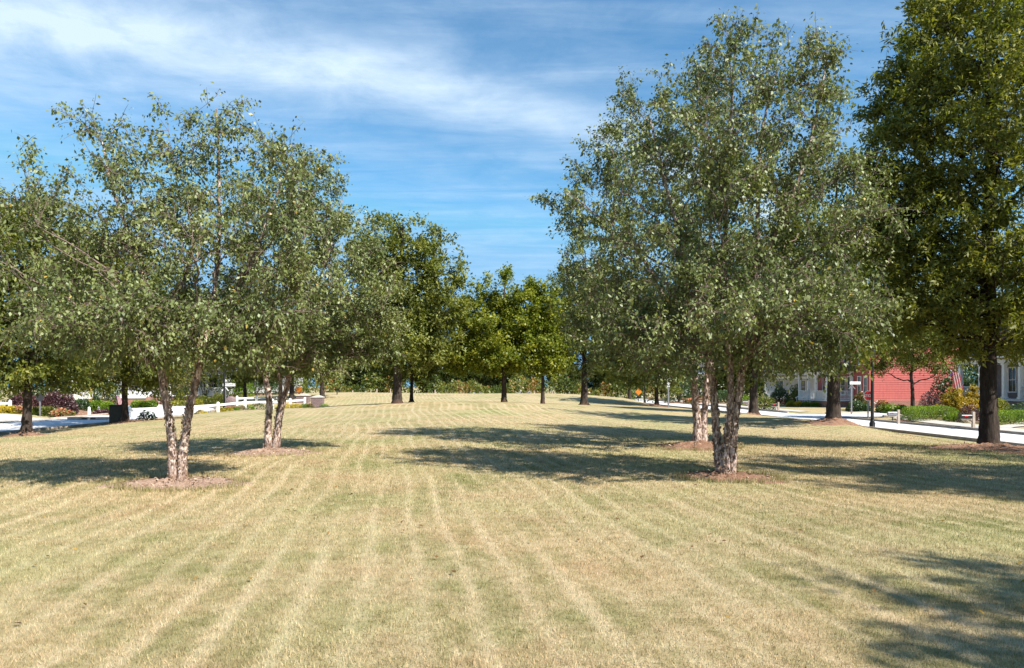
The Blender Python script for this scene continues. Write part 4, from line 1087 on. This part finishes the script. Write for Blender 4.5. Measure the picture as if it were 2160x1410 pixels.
def text_mesh(name, s_, size, mat, parent, loc, rot_, depth=.004):
    cu = bpy.data.curves.new(name, 'FONT'); cu.body = s_; cu.size = size; cu.extrude = depth/2
    cu.align_x = 'CENTER'; cu.align_y = 'CENTER'
    tmp = bpy.data.objects.new('tmp', cu); col.objects.link(tmp)
    bpy.context.view_layer.update()
    me = bpy.data.meshes.new_from_object(tmp.evaluated_get(bpy.context.evaluated_depsgraph_get()))
    bpy.data.objects.remove(tmp)
    o = link_mesh(name, me, mat, parent); o.location = loc; o.rotation_euler = rot_; return o
def octagon(r, y0, y1, mb):
    pts = [(r*math.cos(R(22.5+45*k)), r*math.sin(R(22.5+45*k))) for k in range(8)]
    return mb.prism(pts, 'y', y0, y1)
def stop_sign(label, u, Y, vc, r, back, rz=0):
    x = X(u, Y); z0 = gz(x, Y); zc_ = W(u, vc, Y)[2]-z0
    t = empty('stop_sign', (x, Y, z0), rz); tag(t, label, 'sign')
    sgn = -1 if not back else 1
    MB().box((0,0,(zc_+.1)/2), (.07,.07,zc_+.1+r*.9)).build('post', m_greymetal, t)
    mb = MB(); octagon(r, .04*sgn, .055*sgn, mb); o = mb.build('sign_back' if back else 'sign_border', m_signdark if back else m_signwhite, t); o.location = (0, -.08 if back else 0, zc_)
    mb = MB(); octagon(r*.93, .057*sgn, .060*sgn, mb); o = mb.build('sign_face', m_signred, t); o.location = (0, -.08 if back else 0, zc_)
    if not back:
        text_mesh('lettering', 'STOP', r*.72, m_signwhite, t, (0, -.064, zc_-.01), (R(90), 0, 0))
    else:
        o.location = (0, -.08, zc_)
    return t
stop_sign('red octagonal STOP sign half hidden behind the black lamp post', 1831, 49.2, 835, .36, False)
stop_sign('grey back of an octagonal road sign before the purple hedges', 84.5, 48.5, 838, .30, True)
def name_sign(label, u, Y, vtop, txt, width, rz, fins):
    x = X(u, Y); z0 = gz(x, Y); zt = W(u, vtop, Y)[2]-z0
    t = empty('street_name_sign', (x, Y, z0), rz); tag(t, label, 'sign')
    MB().box((0,0,zt/2), (.09,.09,zt)).build('post', m_greymetal, t)
    MB().lathe((0,0,zt), [(.05,0),(.06,.03),(.03,.1),(0.01,.16)], 10).build('finial', m_greymetal, t, True)
    MB().span(-width*.18, width*.82, -.065, -.05, zt-.12, zt+.10).build('sign_blade', m_signwhite, t)
    if txt: text_mesh('lettering', txt, .16, m_signdark, t, (width*.42, -.07, zt-.01), (R(90), 0, 0), .003)
    mb = MB(); mb.bar((-.02,-.06,zt-.2), (-.25,-.06,zt-.5), .03, .06); mb.bar((.02,-.06,zt-.2), (.28,-.06,zt-.5), .03, .06); mb.build('bracket', m_signwhite if fins else m_greymetal, t)
    return t
name_sign('white street-name sign with dark letters on a grey post behind the white fence', 475.5, 58, 812, 'WINDFIELD', 1.02, 0, True)
name_sign('small white street-name blade on a grey post before the red house', 1796, 57, 808, '', .85, 0, False)
def warn_sign(label, u, Y, vc, r, oct_=False):
    x = X(u, Y); z0 = gz(x, Y); zc_ = W(u, vc, Y)[2]-z0
    t = empty('warning_sign', (x, Y, z0)); tag(t, label, 'sign')
    MB().box((0,.03,zc_/2), (.08,.06,zc_)).build('post', m_blackmetal, t)
    mb = MB()
    if oct_: octagon(r, -.02, -.005, mb)
    else: mb.prism([(-r,0),(0,-r),(r,0),(0,r)], 'y', -.02, -.005)
    o = mb.build('sign_face', m_signorange, t); o.location = (0, 0, zc_)
warn_sign('orange diamond warning sign beyond the right-hand row of oaks', 1347, 90, 827, .45)
warn_sign('dull orange sign near the white fence, left of the lawn crest', 631, 74, 822, .33, True)
x = X(711, 88); t = empty('notice_sign', (x, 88, gz(x, 88))); tag(t, 'tiny dark notice sign at the left end of the lawn crest', 'sign')
MB().box((0,0,.35), (.1,.08,.7)).build('post', m_blackmetal, t); MB().box((0,-.03,.62), (.5,.04,.24)).build('board', m_blackmetal, t)
for u, Yb, hh_, lb in [(744, 100, 1.0, 'pale stake left of the big oak beyond the crest'), (795, 100, 1.3, 'pale thin stake nearest the big oak at the crest'), (824, 104, 1.6, 'whitish trunk-like stake against the big oak'),
                    (918, 104, 1.2, 'short white stake right of the big oak'), (990, 104, 1.6, 'dark stake left of the central maple'), (1165, 100, .8, 'white stake right of the narrow maple'), (1201, 100, .8, 'white stake left of the dark lawn oak')]:
    x = X(u, Yb); o = MB().box((0,0,hh_*.35), (.16,.14,hh_*.7)).build('marker_stake', m_blackmetal if 'dark' in lb[:6] else m_wood)
    o.location = (x, Yb, W(u, 833, Yb)[2]-.1); tag(o, lb, 'stake', 'marker stakes along the crest')

# mailboxes
def mailbox(label, u, Y, vb, vt, flip=1, dark=False):
    x = X(u, Y); z0 = gz(x, Y); H_ = (vb-vt)/FPX*Y
    t = empty('mailbox', (x, Y, z0)); tag(t, label, 'mailbox', 'mailboxes across the right-hand road')
    MB().box((0,0,H_/2), (.13,.13,H_)).build('post', m_wood, t)
    mb = MB(); mb.bar((.0,-.0,H_*.58), (-.62,0,H_*.58), .09, .09); mb.bar((-.06,0,H_*.35), (-.34,0,H_*.53), .06, .06); mb.build('arm', m_wood, t)
    prof = [(-.09,0),(.09,0),(.09,.12)]+[(.09*math.cos(a_), .12+.09*math.sin(a_)) for a_ in np.linspace(.3, 2.84, 6)]+[(-.09,.12)]
    mb = MB(); mb.prism(prof, 'x', -.64, -.10); o = mb.build('box', m_blackmetal if dark else m_greymetal, t); o.location = (0, 0, H_*.63)
    MB().box((-.42,-.10,H_*.63+.12), (.18,.012,.05)).build('flag', m_signred, t)
mailbox('grey mailbox on a pale wooden post between hedge and STOP sign', 1895, 42.5, 890, 859)
mailbox('dark mailbox with a red flag before the purple shrub', 2053, 37.2, 902, 864, dark=True)
mailbox('small distant mailbox on the verge left of the porch', 1642, 62.5, 863, 842, dark=True)
mailbox('farthest mailbox, half hidden by the second street oak', 1580, 72, 860, 842)
# green marker post
x = X(1897, 45.6); t = empty('marker_post', (x, 46.4, gz(x, 46.4))); tag(t, 'thin olive-green sign post behind the grey mailbox', 'post')
MB().box((0,0,.55), (.05,.05,1.1)).build('post', m_greenmetal, t); MB().box((0,-.035,.95), (.13,.02,.42)).build('sign_plate', simple_mat('olive_plate', (.16, .18, .05)), t)
# white urns by the red wall
for u, lb in [(1852, 'white garden urn at the left below the red siding'), (1862, 'white garden urn to the right below the red siding')]:
    x = X(u, 62); t = empty('garden_urn', (x, 62, gz(x, 62))); tag(t, lb, 'urn', 'white urns by the red house')
    MB().lathe((0,0,0), [(.16,0),(.16,.06),(.07,.14),(.08,.25),(.24,.45),(.27,.62),(.22,.64)], 12).build('bowl', m_white, t, True)
    f_ = leaves_mesh('foliage', np.random.default_rng(1).normal(0, .14, (160, 3))+[0,0,.75], np.random.default_rng(2).normal(0, 1, (160, 3)), .12, .6, np.random.default_rng(3).random(160), m_white, t, np.random.default_rng(4)); f_['kind'] = 'stuff'
# utility cabinet
x = X(249, 38.4); t = empty('utility_cabinet', (x, 38.4, gz(x, 38.4)-.03), R(8)); tag(t, 'black utility cabinet beside an oak trunk at the left-hand road', 'cabinet')
MB().box((0,0,.52), (.68,.6,1.04)).build('body', m_greenmetal, t, bevel=.02); MB().box((0,0,1.07), (.74,.66,.06)).build('lid', m_greenmetal, t, bevel=.015)
MB().box((0,-.31,.55), (.58,.02,.84)).build('door', m_greenmetal, t)
# storm drain
i_ = iy(ptsL, 44.0); p = ptsL[i_]; 
x, y = X(188, 45.6), 45.6
t = empty('storm_drain', (x, y, -.5+.0)); tag(t, 'kerb storm drain inlet with dark slots across the left-hand road', 'drain')
MB().box((0,0,.09), (2.6,.35,.16)).build('inlet_block', m_curb, t)
for k in (-.2, .35): MB().box((k,-.18,.08), (.34,.03,.09)).build('slot', m_blackmetal, t)
# bollards
def bollard(label, u, Y, vb, vt, mat, cap):
    x = X(u, Y); z0 = gz(x, Y); h_ = (vb-vt)/FPX*Y
    t = empty('garden_bollard', (x, Y, z0)); tag(t, label, 'bollard', 'posts by the left driveway')
    MB().box((0,0,h_*.45), (.13,.13,h_*.9)).build('post', mat, t)
    MB().lathe((0,0,h_*.9), [(.10,0),(.10,.03),(.03,.12)], 8).build('cap', mat, t)
bollard('white square post in the mulch across the left road', 188, 51, 872, 853, m_white, 1)
bollard('small grey lamp post nearest the purple hedge', 158, 53, 867, 856, m_greymetal, 1)
bollard('small grey lamp post beside the green hedge balls', 208, 54, 868, 852, m_greymetal, 1)
# mulch bed across the left road
mound('flat red mulch bed with posts across the left road', X(178,54), 54, 4.2, 2.4, .05, 21, name='mulch_bed')
mound('mulch bed round the autumn bush and hedge at the taupe house', X(2010,44.5), 45, 3.6, 1.6, .05, 22, name='mulch_bed')
mound('brown bank of mulch past the bend of the right-hand road', X(1465,94), 94, 5, 3, .2, 23, name='mulch_bed')

# ------------------------------------------------------------------ white fences
def rail_fence(label, pts, hgt, rails, mats, post_w=.16, skip_last=False):
    """pts: list of (x, y) post positions; rails: heights"""
    x0, y0 = pts[0]; t = empty('rail_fence', (x0, y0, 0)); tag(t, label, 'fence')
    zs = [gz(x_, y_) for x_, y_ in pts]
    if len(rails) == 2: zs = [zs[0]]*len(zs)
    for (x_, y_), z_ in zip(pts, zs):
        p_ = MB().box((x_-x0, y_-y0, z_+hgt/2-.02), (post_w, post_w, hgt)).lathe((x_-x0, y_-y0, z_+hgt-.02), [(post_w*.75,0),(post_w*.75,.03),(.01,.10)], 4).build('post', mats, t)
    for i in range(len(pts)-1):
        for rh in rails:
            MB().bar((pts[i][0]-x0, pts[i][1]-y0, zs[i]+rh), (pts[i+1][0]-x0, pts[i+1][1]-y0, zs[i+1]+rh), .05, .17).build('rail', mats, t)
    return t
fp = [(272,46.0),(335,48.5),(400,52),(460,55),(517,58.5),(575,62),(612,64.5),(643,66.5)]
rail_fence('long low white rail fence along the lawn side of the left road', [(X(u, Y_), Y_) for u, Y_ in fp], .84, [.66], m_white, .17)
rail_fence('second white fence run with two rails behind the long one', [(X(u, Y_), Y_) for u, Y_ in [(500,69),(541,71.5),(600,74)]], .98, [.78,.28], m_white, .16)
rail_fence('short white fence at the left edge beside the purple hedges', [(X(u, Y_), Y_) for u, Y_ in [(-60,50.5),(-20,50.5),(21,50.5)]], .80, [.62,.2], m_white, .16)
# brick pillars
def pillar(label, u, Y, vb, vt, wpx):
    x = X(u, Y); z0 = gz(x, Y)-.05; h_ = (vb-vt)/FPX*Y; w_ = wpx/FPX*Y
    t = empty('brick_pillar', (x, Y, z0), R(6)); tag(t, label, 'pillar', 'brick entrance pillars')
    MB().box((0,0,(h_-.12)/2), (w_,w_,h_-.12)).build('shaft', m_darkbrick, t)
    MB().box((0,0,h_-.09), (w_*1.12,w_*1.12,.06)).build('cap_slab', m_concrete, t)
    MB().prism([(-w_*.5,h_-.06),(w_*.5,h_-.06),(0,h_+.12)], 'y', -w_*.5, w_*.5).build('cap', m_concrete, t)
pillar('front brick pillar with a pale pyramid cap at the end of the fence', 670, 66.5, 864, 839, 24)
pillar('rear brick pillar behind the last fence posts', 640, 70.5, 860, 842, 25)
# stone/brick monument
Y = 65; x = X(487, Y); t = empty('entrance_monument', (x, Y, W(487, 867, Y)[2])); tag(t, 'rounded boulder monument on a brick base behind the street-name sign', 'monument')
MB().box((0,0,.22), (1.05,.7,.44)).build('base', m_brick, t)
rngm = np.random.default_rng(3); prof = [(.36,.44),(.40,.7),(.42,.95),(.36,1.15),(.2,1.28),(.02,1.34)]
o = MB().lathe((0,0,0), prof, 12).build('boulder', m_darkbrick, t, False); o.scale = (1.15, .7, 1)
for v_ in o.data.vertices: v_.co.x += rngm.normal(0, .025); v_.co.z += rngm.normal(0, .02)
# little bird bath style post right of monument
bollard('pale stone pedestal behind the second white fence', 505, 73, 850, 834, m_concrete, 1)

# ------------------------------------------------------------------ houses
def siding(mb, axis, a0, a1, at, z0, z1, out, step=.17, holes=()):
    """lapped boards on a wall; axis 'x' or 'y' is the direction of the board, at the fixed coordinate, out the outward sign"""
    z = z0
    while z < z1-.02:
        zt = min(z+step, z1)
        spans = [(a0, a1)]
        for h0, h1_, hz0, hz1 in holes:
            if zt > hz0 and z < hz1:
                ns = []
                for s0, s1 in spans:
                    if h0 > s0: ns.append((s0, min(h0, s1)))
                    if h1_ < s1: ns.append((max(h1_, s0), s1))
                spans = [s_ for s_ in ns if s_[1]-s_[0] > .01]
        for s0, s1 in spans:
            lo, hi = at+out*.03, at+out*.005
            if axis == 'x':
                vs = [(s0,at-out*.03,z),(s1,at-out*.03,z),(s1,lo,z),(s0,lo,z),(s0,at-out*.03,zt),(s1,at-out*.03,zt),(s1,hi,zt),(s0,hi,zt)]
            else:
                vs = [(at-out*.03,s0,z),(at-out*.03,s1,z),(lo,s1,z),(lo,s0,z),(at-out*.03,s0,zt),(at-out*.03,s1,zt),(hi,s1,zt),(hi,s0,zt)]
            mb.add(vs, [(0,1,2,3),(7,6,5,4),(0,4,5,1),(1,5,6,2),(2,6,7,3),(3,7,4,0)])
        z += step
def window(t, axis, c_, at, out, z0, w_, h_, grid=(2, 2)):
    """framed window on a wall plane"""
    def bx(a0, a1, d0, d1, zz0, zz1, mb):
        lo, hi = sorted((at+out*d0, at+out*d1))
        if axis == 'x': mb.span(a0, a1, lo, hi, zz0, zz1)
        else: mb.span(lo, hi, a0, a1, zz0, zz1)
    f_ = .09; mb = MB()
    bx(c_-w_/2-f_, c_-w_/2, 0, .07, z0-f_, z0+h_+f_, mb); bx(c_+w_/2, c_+w_/2+f_, 0, .07, z0-f_, z0+h_+f_, mb)
    bx(c_-w_/2, c_+w_/2, 0, .07, z0+h_, z0+h_+f_, mb); bx(c_-w_/2, c_+w_/2, 0, .07, z0-f_, z0, mb)
    for i in range(1, grid[0]): bx(c_-w_/2+w_*i/grid[0]-.012, c_-w_/2+w_*i/grid[0]+.012, .012, .04, z0, z0+h_, mb)
    for i in range(1, grid[1]): bx(c_-w_/2, c_+w_/2, .013, .05, z0+h_*i/grid[1]-.025, z0+h_*i/grid[1]+.025, mb)
    fr_ = mb.build('window', m_whitetrim, t)
    mb = MB(); bx(c_-w_/2, c_+w_/2, -.01, .01, z0, z0+h_, mb); mb.build('pane', m_glass, fr_)
def railing(t, p0, p1, z0, hgt, mat, sp_=.13):
    mb = MB(); a_ = Vector((*p0, 0)); b_ = Vector((*p1, 0)); L_ = (b_-a_).length
    mb.bar((*p0, z0+hgt), (*p1, z0+hgt), .09, .06); mb.bar((*p0, z0+.1), (*p1, z0+.1), .06, .05)
    for k in range(1, int(L_/sp_)):
        q_ = a_.lerp(b_, k*sp_/L_); mb.box((q_.x, q_.y, z0+.1+(hgt-.1)/2), (.038, .038, hgt-.1))
    mb.build('railing', mat, t)
def gable_roof(t, x0, x1, y0, y1, z0, rise, ridge='x', ov=.4, th=.14, mat=None):
    mb = MB(); mat = mat or m_roof
    if ridge == 'x':
        ym = (y0+y1)/2
        mb.prism([(y0-ov, z0-rise*ov/(ym-y0)), (ym, z0+rise), (y1+ov, z0-rise*ov/(ym-y0)), (y1+ov, z0-rise*ov/(ym-y0)+th), (ym, z0+rise+th), (y0-ov, z0-rise*ov/(ym-y0)+th)], 'x', x0-ov, x1+ov)
    else:
        xm = (x0+x1)/2
        mb.prism([(x0-ov, z0-rise*ov/(xm-x0)), (xm, z0+rise), (x1+ov, z0-rise*ov/(xm-x0)), (x1+ov, z0-rise*ov/(xm-x0)+th), (xm, z0+rise+th), (x0-ov, z0-rise*ov/(xm-x0)+th)], 'y', y0-ov, y1+ov)
    mb.build('roof', mat, t)

def column(t, x, y, z0, z1, w_=.22, mat=None):
    mb = MB(); mb.box((x, y, (z0+z1)/2), (w_, w_, z1-z0-.01)); mb.box((x, y, z0+.08), (w_*1.35, w_*1.35, .15)); mb.box((x, y, z1-.09), (w_*1.35, w_*1.35, .15)); mb.build('column', mat or m_white, t)

# red house: front faces -x, sunny side faces the viewer
hx, hy = 33.2, 66.0; hz_ = -.42
t = empty('red_house', (hx, hy, hz_)); tag(t, 'red-sided house with a white railed porch and brick foundation across the right road', 'house')
Wd, Dp = 8.4, 11.5; fz, top = .75, 6.4   # local x 0..Wd, y 0..Dp
MB().span(.03, Wd-.03, .03, Dp-.03, fz-.02, top-.01).build('wall_core', m_red, t)
mb = MB(); siding(mb, 'x', 0, Wd, 0, fz, top, -1, .21); mb.build('side_siding', m_red, t)
mb = MB(); siding(mb, 'y', 0, Dp, 0, fz, top, -1, .21); mb.build('front_siding', m_red, t)
MB().span(-.05, Wd+.05, -.05, Dp+.05, -.2, fz).build('foundation', m_brick, t)
MB().box((-.02, -.02, (fz+top)/2), (.14,.14,top-fz)).build('corner_board', m_red, t)
mb = MB(); mb.prism([(0, top), (Dp, top), (Dp/2, top+3)], 'x', .05, Wd-.05); mb.build('gable', m_red, t)
gable_roof(t, 0, Wd, 0, Dp, top, 3.0, 'x')
for c_ in (.65, 1.85): window(t, 'y', c_, -.03, -1, 1.25, .55, 1.7)
for c_ in (3.8, 5.2, 8.2, 9.3): window(t, 'y', c_, -.03, -1, 1.25, .9, 1.7)
for c_ in (1.5, 4.5, 8.5): window(t, 'y', c_, -.03, -1, 4.2, .9, 1.5)
MB().span(-.09, -.03, 6.3, 7.35, fz, fz+2.1).build('door', m_whitetrim, t)
# porch: from y=3.0 to 9.6, out to x=-2.7
px0, px1, py0, py1 = -2.7, -.06, 3.0, 9.8
MB().span(px0, px1, py0, py1, fz-.14, fz+.0).build('porch_floor', m_whitetrim, t)
MB().span(px0+.06, px1, py0+.06, py1-.06, -.2, fz-.14).build('porch_base', m_brick, t)
for cx, cy in [(px0+.12, py0+.12), (px1-.12, py0+.12), (px0+.12, 5.6), (px0+.12, 7.4), (px0+.12, py1-.12)]: column(t, cx, cy, fz, fz+2.5)
MB().span(px0-.1, px1, py0-.1, py1+.1, fz+2.5, fz+2.75).build('porch_beam', m_white, t)
MB().prism([(px0-.35, fz+2.75), (px1, fz+2.75), (px1, fz+3.55), (px0-.35, fz+2.88)], 'y', py0-.3, py1+.3).build('porch_roof', m_roof, t)
railing(t, (px0+.12, py0+.12), (px1-.12, py0+.12), fz, .85, m_white)
railing(t, (px0+.12, py0+.12), (px0+.12, 5.6), fz, .85, m_white)
railing(t, (px0+.12, 7.4), (px0+.12, py1-.12), fz, .85, m_white)
for k in range(4): MB().span(px0-.3*(k+1), px0-.3*k-.002, 5.75, 7.25, -.2, fz-.18*(k+1)).build('porch_step', m_brick, t)
mb = MB(); 
for yy in (5.7, 7.3):
    mb.bar((px0, yy, fz+.85), (px0-1.3, yy, fz+.1), .07, .06)
    for k in range(8): mb.bar((px0-.16*k-.05, yy, fz-.11*k-.1), (px0-.16*k-.05, yy, fz+.83-.094*k), .035, .035)
mb.build('stair_railing', m_white, t)
# flags
def flag(label, x, y, z, s_, rz):
    t = empty('flag', (x, y, z), rz); tag(t, label, 'flag', 'small flags on the houses')
    MB().bar((0,0,0), (-.5*s_,0,.75*s_), .03, .03).build('pole', m_white, t)
    for k in range(7):
        mb = MB(); w_ = .12*s_
        y0_ = -.02; mb.bar((-.45*s_+k*w_*.75, y0_, .62*s_-k*.02), (-.20*s_+k*w_*.75, y0_, -.55*s_-k*.02), .02, w_*.74)
        mb.build('stripe', m_flagred if k % 2 == 0 else m_flagwhite, t)
    MB().box((-.42*s_, -.025, .50*s_), (.22*s_, .03, .34*s_)).build('canton', m_flagblue, t)
flag('striped flag hanging between the taupe house columns', X(2020,47.5), 47.5, W(2020,803,47.5)[2], .95, 0)
flag('small red flag under the white porch roof', X(1736,71.5), 71.5, W(1736,803,71.5)[2], .7, 0)
flag('tiny red and white flag above the black cabinet', X(254,60), 60, W(254,846,60)[2], .65, 0)

# taupe house at the right edge
hx, hy = 37.5, 42.0; hz_ = -.5
t = empty('taupe_house', (hx, hy, hz_)); tag(t, 'dark taupe house with white porch columns at the right edge', 'house')
Wd, Dp = 10.0, 14.0; fz, top = 1.25, 7.2
MB().span(.03, Wd, .03, Dp, fz-.02, top).build('wall_core', m_grey_siding, t)
mb = MB(); siding(mb, 'y', 0, Dp, 0, fz, top, -1, .2); mb.build('front_siding', m_grey_siding, t)
mb = MB(); siding(mb, 'x', 0, Wd, 0, fz, top, -1, .2); mb.build('side_siding', m_grey_siding, t)
MB().span(-.05, Wd+.05, -.05, Dp+.05, -.3, fz).build('foundation', m_darkbrick, t)
gable_roof(t, 0, Wd, 0, Dp, top, 3.0, 'y')
for c_ in (3.4, 4.9, 7.0, 11.2): window(t, 'y', c_, -.03, -1, 1.75, .75, 1.75, (2, 2))
for c_ in (3, 7, 11): window(t, 'y', c_, -.03, -1, 4.8, .9, 1.5)
MB().span(-.09, -.03, 8.6, 9.6, fz, fz+2.1).build('door', m_blackmetal, t)
px0, px1, py0, py1 = -2.8, -.06, 0.4, 13.4
MB().span(px0, px1, py0, py1, fz-.14, fz).build('porch_floor', m_bluegrey, t)
MB().span(px0+.06, px1, py0+.06, py1-.06, -.3, fz-.14).build('porch_base', m_darkbrick, t)
for cy in (.55, 3.6, 6.7, 8.3, 10.8, 13.2): column(t, px0+.14, cy, fz, fz+2.55, .25)
MB().span(px0-.1, px1, py0-.1, py1+.1, fz+2.55, fz+2.85).build('porch_beam', m_white, t)
MB().prism([(px0-.4, fz+2.85), (px1, fz+2.85), (px1, fz+3.75), (px0-.4, fz+2.97)], 'y', py0-.3, py1+.3).build('porch_roof', m_roof, t)
MB().prism([(px0-.45, 2.9+fz), (px0-.40, 2.9+fz), (px0-.40, 3.02+fz), (px0-.45, 3.02+fz)], 'y', py0-.3, py1+.3).build('gutter', m_white, t)
for a_, b_ in ((.6, 3.55), (3.65, 6.6), (10.85, 13.1)): railing(t, (px0+.14, a_), (px0+.14, b_), fz, .85, m_bluegrey)
for k in range(6): MB().span(px0-.3*(k+1), px0-.3*k-.002, 8.4, 10.7, -.3, fz-.19*(k+1)).build('porch_step', m_brick, t)

# farther pale house with porch, right
def porch_house(label, x, y, z, rz, Wd, Dp, wall, roof_m, brick_m, n_win=3, ht=5.6):
    """front faces local -y"""
    t = empty('porch_house', (x, y, z), rz); tag(t, label, 'house')
    fz = .7
    MB().span(0, Wd, .03, Dp, fz, ht).build('wall_core', wall, t)
    mb = MB(); siding(mb, 'x', 0, Wd, 0, fz, ht, -1, .25); mb.build('front_siding', wall, t)
    MB().span(-.05, Wd+.05, -.02, Dp+.05, -.4, fz).build('foundation', brick_m, t)
    gable_roof(t, 0, Wd, 0, Dp, ht, 2.4, 'x', mat=roof_m)
    MB().prism([(0, ht), (Dp, ht), (Dp/2, ht+2.4)], 'x', .05, Wd-.05).build('gable', wall, t)
    for k in range(n_win): window(t, 'x', Wd*(k+.7)/(n_win+.4), -.03, -1, fz+.6, .9, 1.5)
    for k in range(n_win): window(t, 'x', Wd*(k+.7)/(n_win+.4), -.03, -1, ht-1.7, .9, 1.2)
    MB().span(Wd*.5-.5, Wd*.5+.5, -.08, -.03, fz, fz+2.05).build('door', m_greymetal, t)
    MB().span(.3, Wd-.3, -2.2, -.05, fz-.15, fz).build('porch_floor', m_whitetrim, t)
    MB().span(.35, Wd-.35, -2.1, -.05, -.4, fz-.15).build('porch_base', brick_m, t)
    nc = max(3, int(Wd/2.4)); xs = [.45+(Wd-.9)*k/(nc-1) for k in range(nc)]
    for cx in xs: column(t, cx, -2.05, fz, fz+2.4, .2)
    MB().span(.2, Wd-.2, -2.3, -.05, fz+2.4, fz+2.65).build('porch_beam', m_white, t)
    MB().prism([(-2.5, fz+2.65), (-.05, fz+2.65), (-.05, fz+3.4), (-2.5, fz+2.78)], 'x', 0, Wd).build('porch_roof', roof_m, t)
    for a_, b_ in zip(xs[:-1], xs[1:]):
        if not (a_ < Wd*.5 < b_): railing(t, (a_, -2.05), (b_, -2.05), fz, .85, m_white)
    return t
porch_house('pale house with a white railed porch beyond the red one', X(1612, 92), 92, -.5, R(-28), 9, 8, m_bluegrey, m_roof, m_brick)
porch_house('farthest pale house glimpsed past the road bend', X(1420, 128), 124, -.5, R(-15), 11, 8, m_bluegrey, m_roof, m_brick)
porch_house('white and brick house across the left road behind the cabinet', X(215, 76), 84, -.1, R(16), 10, 8, m_bluegrey, m_roof, m_brick, 3, 5.2)
porch_house('white house with brick base behind the orange-tinged bush', X(120, 68), 70, -.1, R(25), 7, 8, m_white, m_roof, m_brick, 2, 5.2)
porch_house('low pale house behind the street lamp on the left', X(395, 100), 108, 0.1, R(5), 12, 8, m_bluegrey, m_roof, m_brick, 3, 4.6)
# second white bright building beyond the wood line
o = porch_house('white building glimpsed through the trees behind the central maple', X(985, 165), 165, -1.0, 0, 16, 8, m_white, m_roof, m_brick, 4, 4.8)
# white picket steps near the left house
x, y = S(168, 62); t = empty('garden_stair_railing', (x, y, gz(x, y)-.02)); tag(t, 'white stair railing before the white house across the left road', 'railing')
for k in range(8): MB().bar((k*.16-.55, 0, 0), (k*.16-.55, 0, 1.05-.05*k), .07, .05).build('picket', m_white, t)
MB().bar((-.65, 0, 1.05), (.7, 0, .68), .07, .09).build('handrail', m_white, t)
MB().box((-.75, 0, .6), (.2,.2,1.2)).build('newel_post', m_white, t)
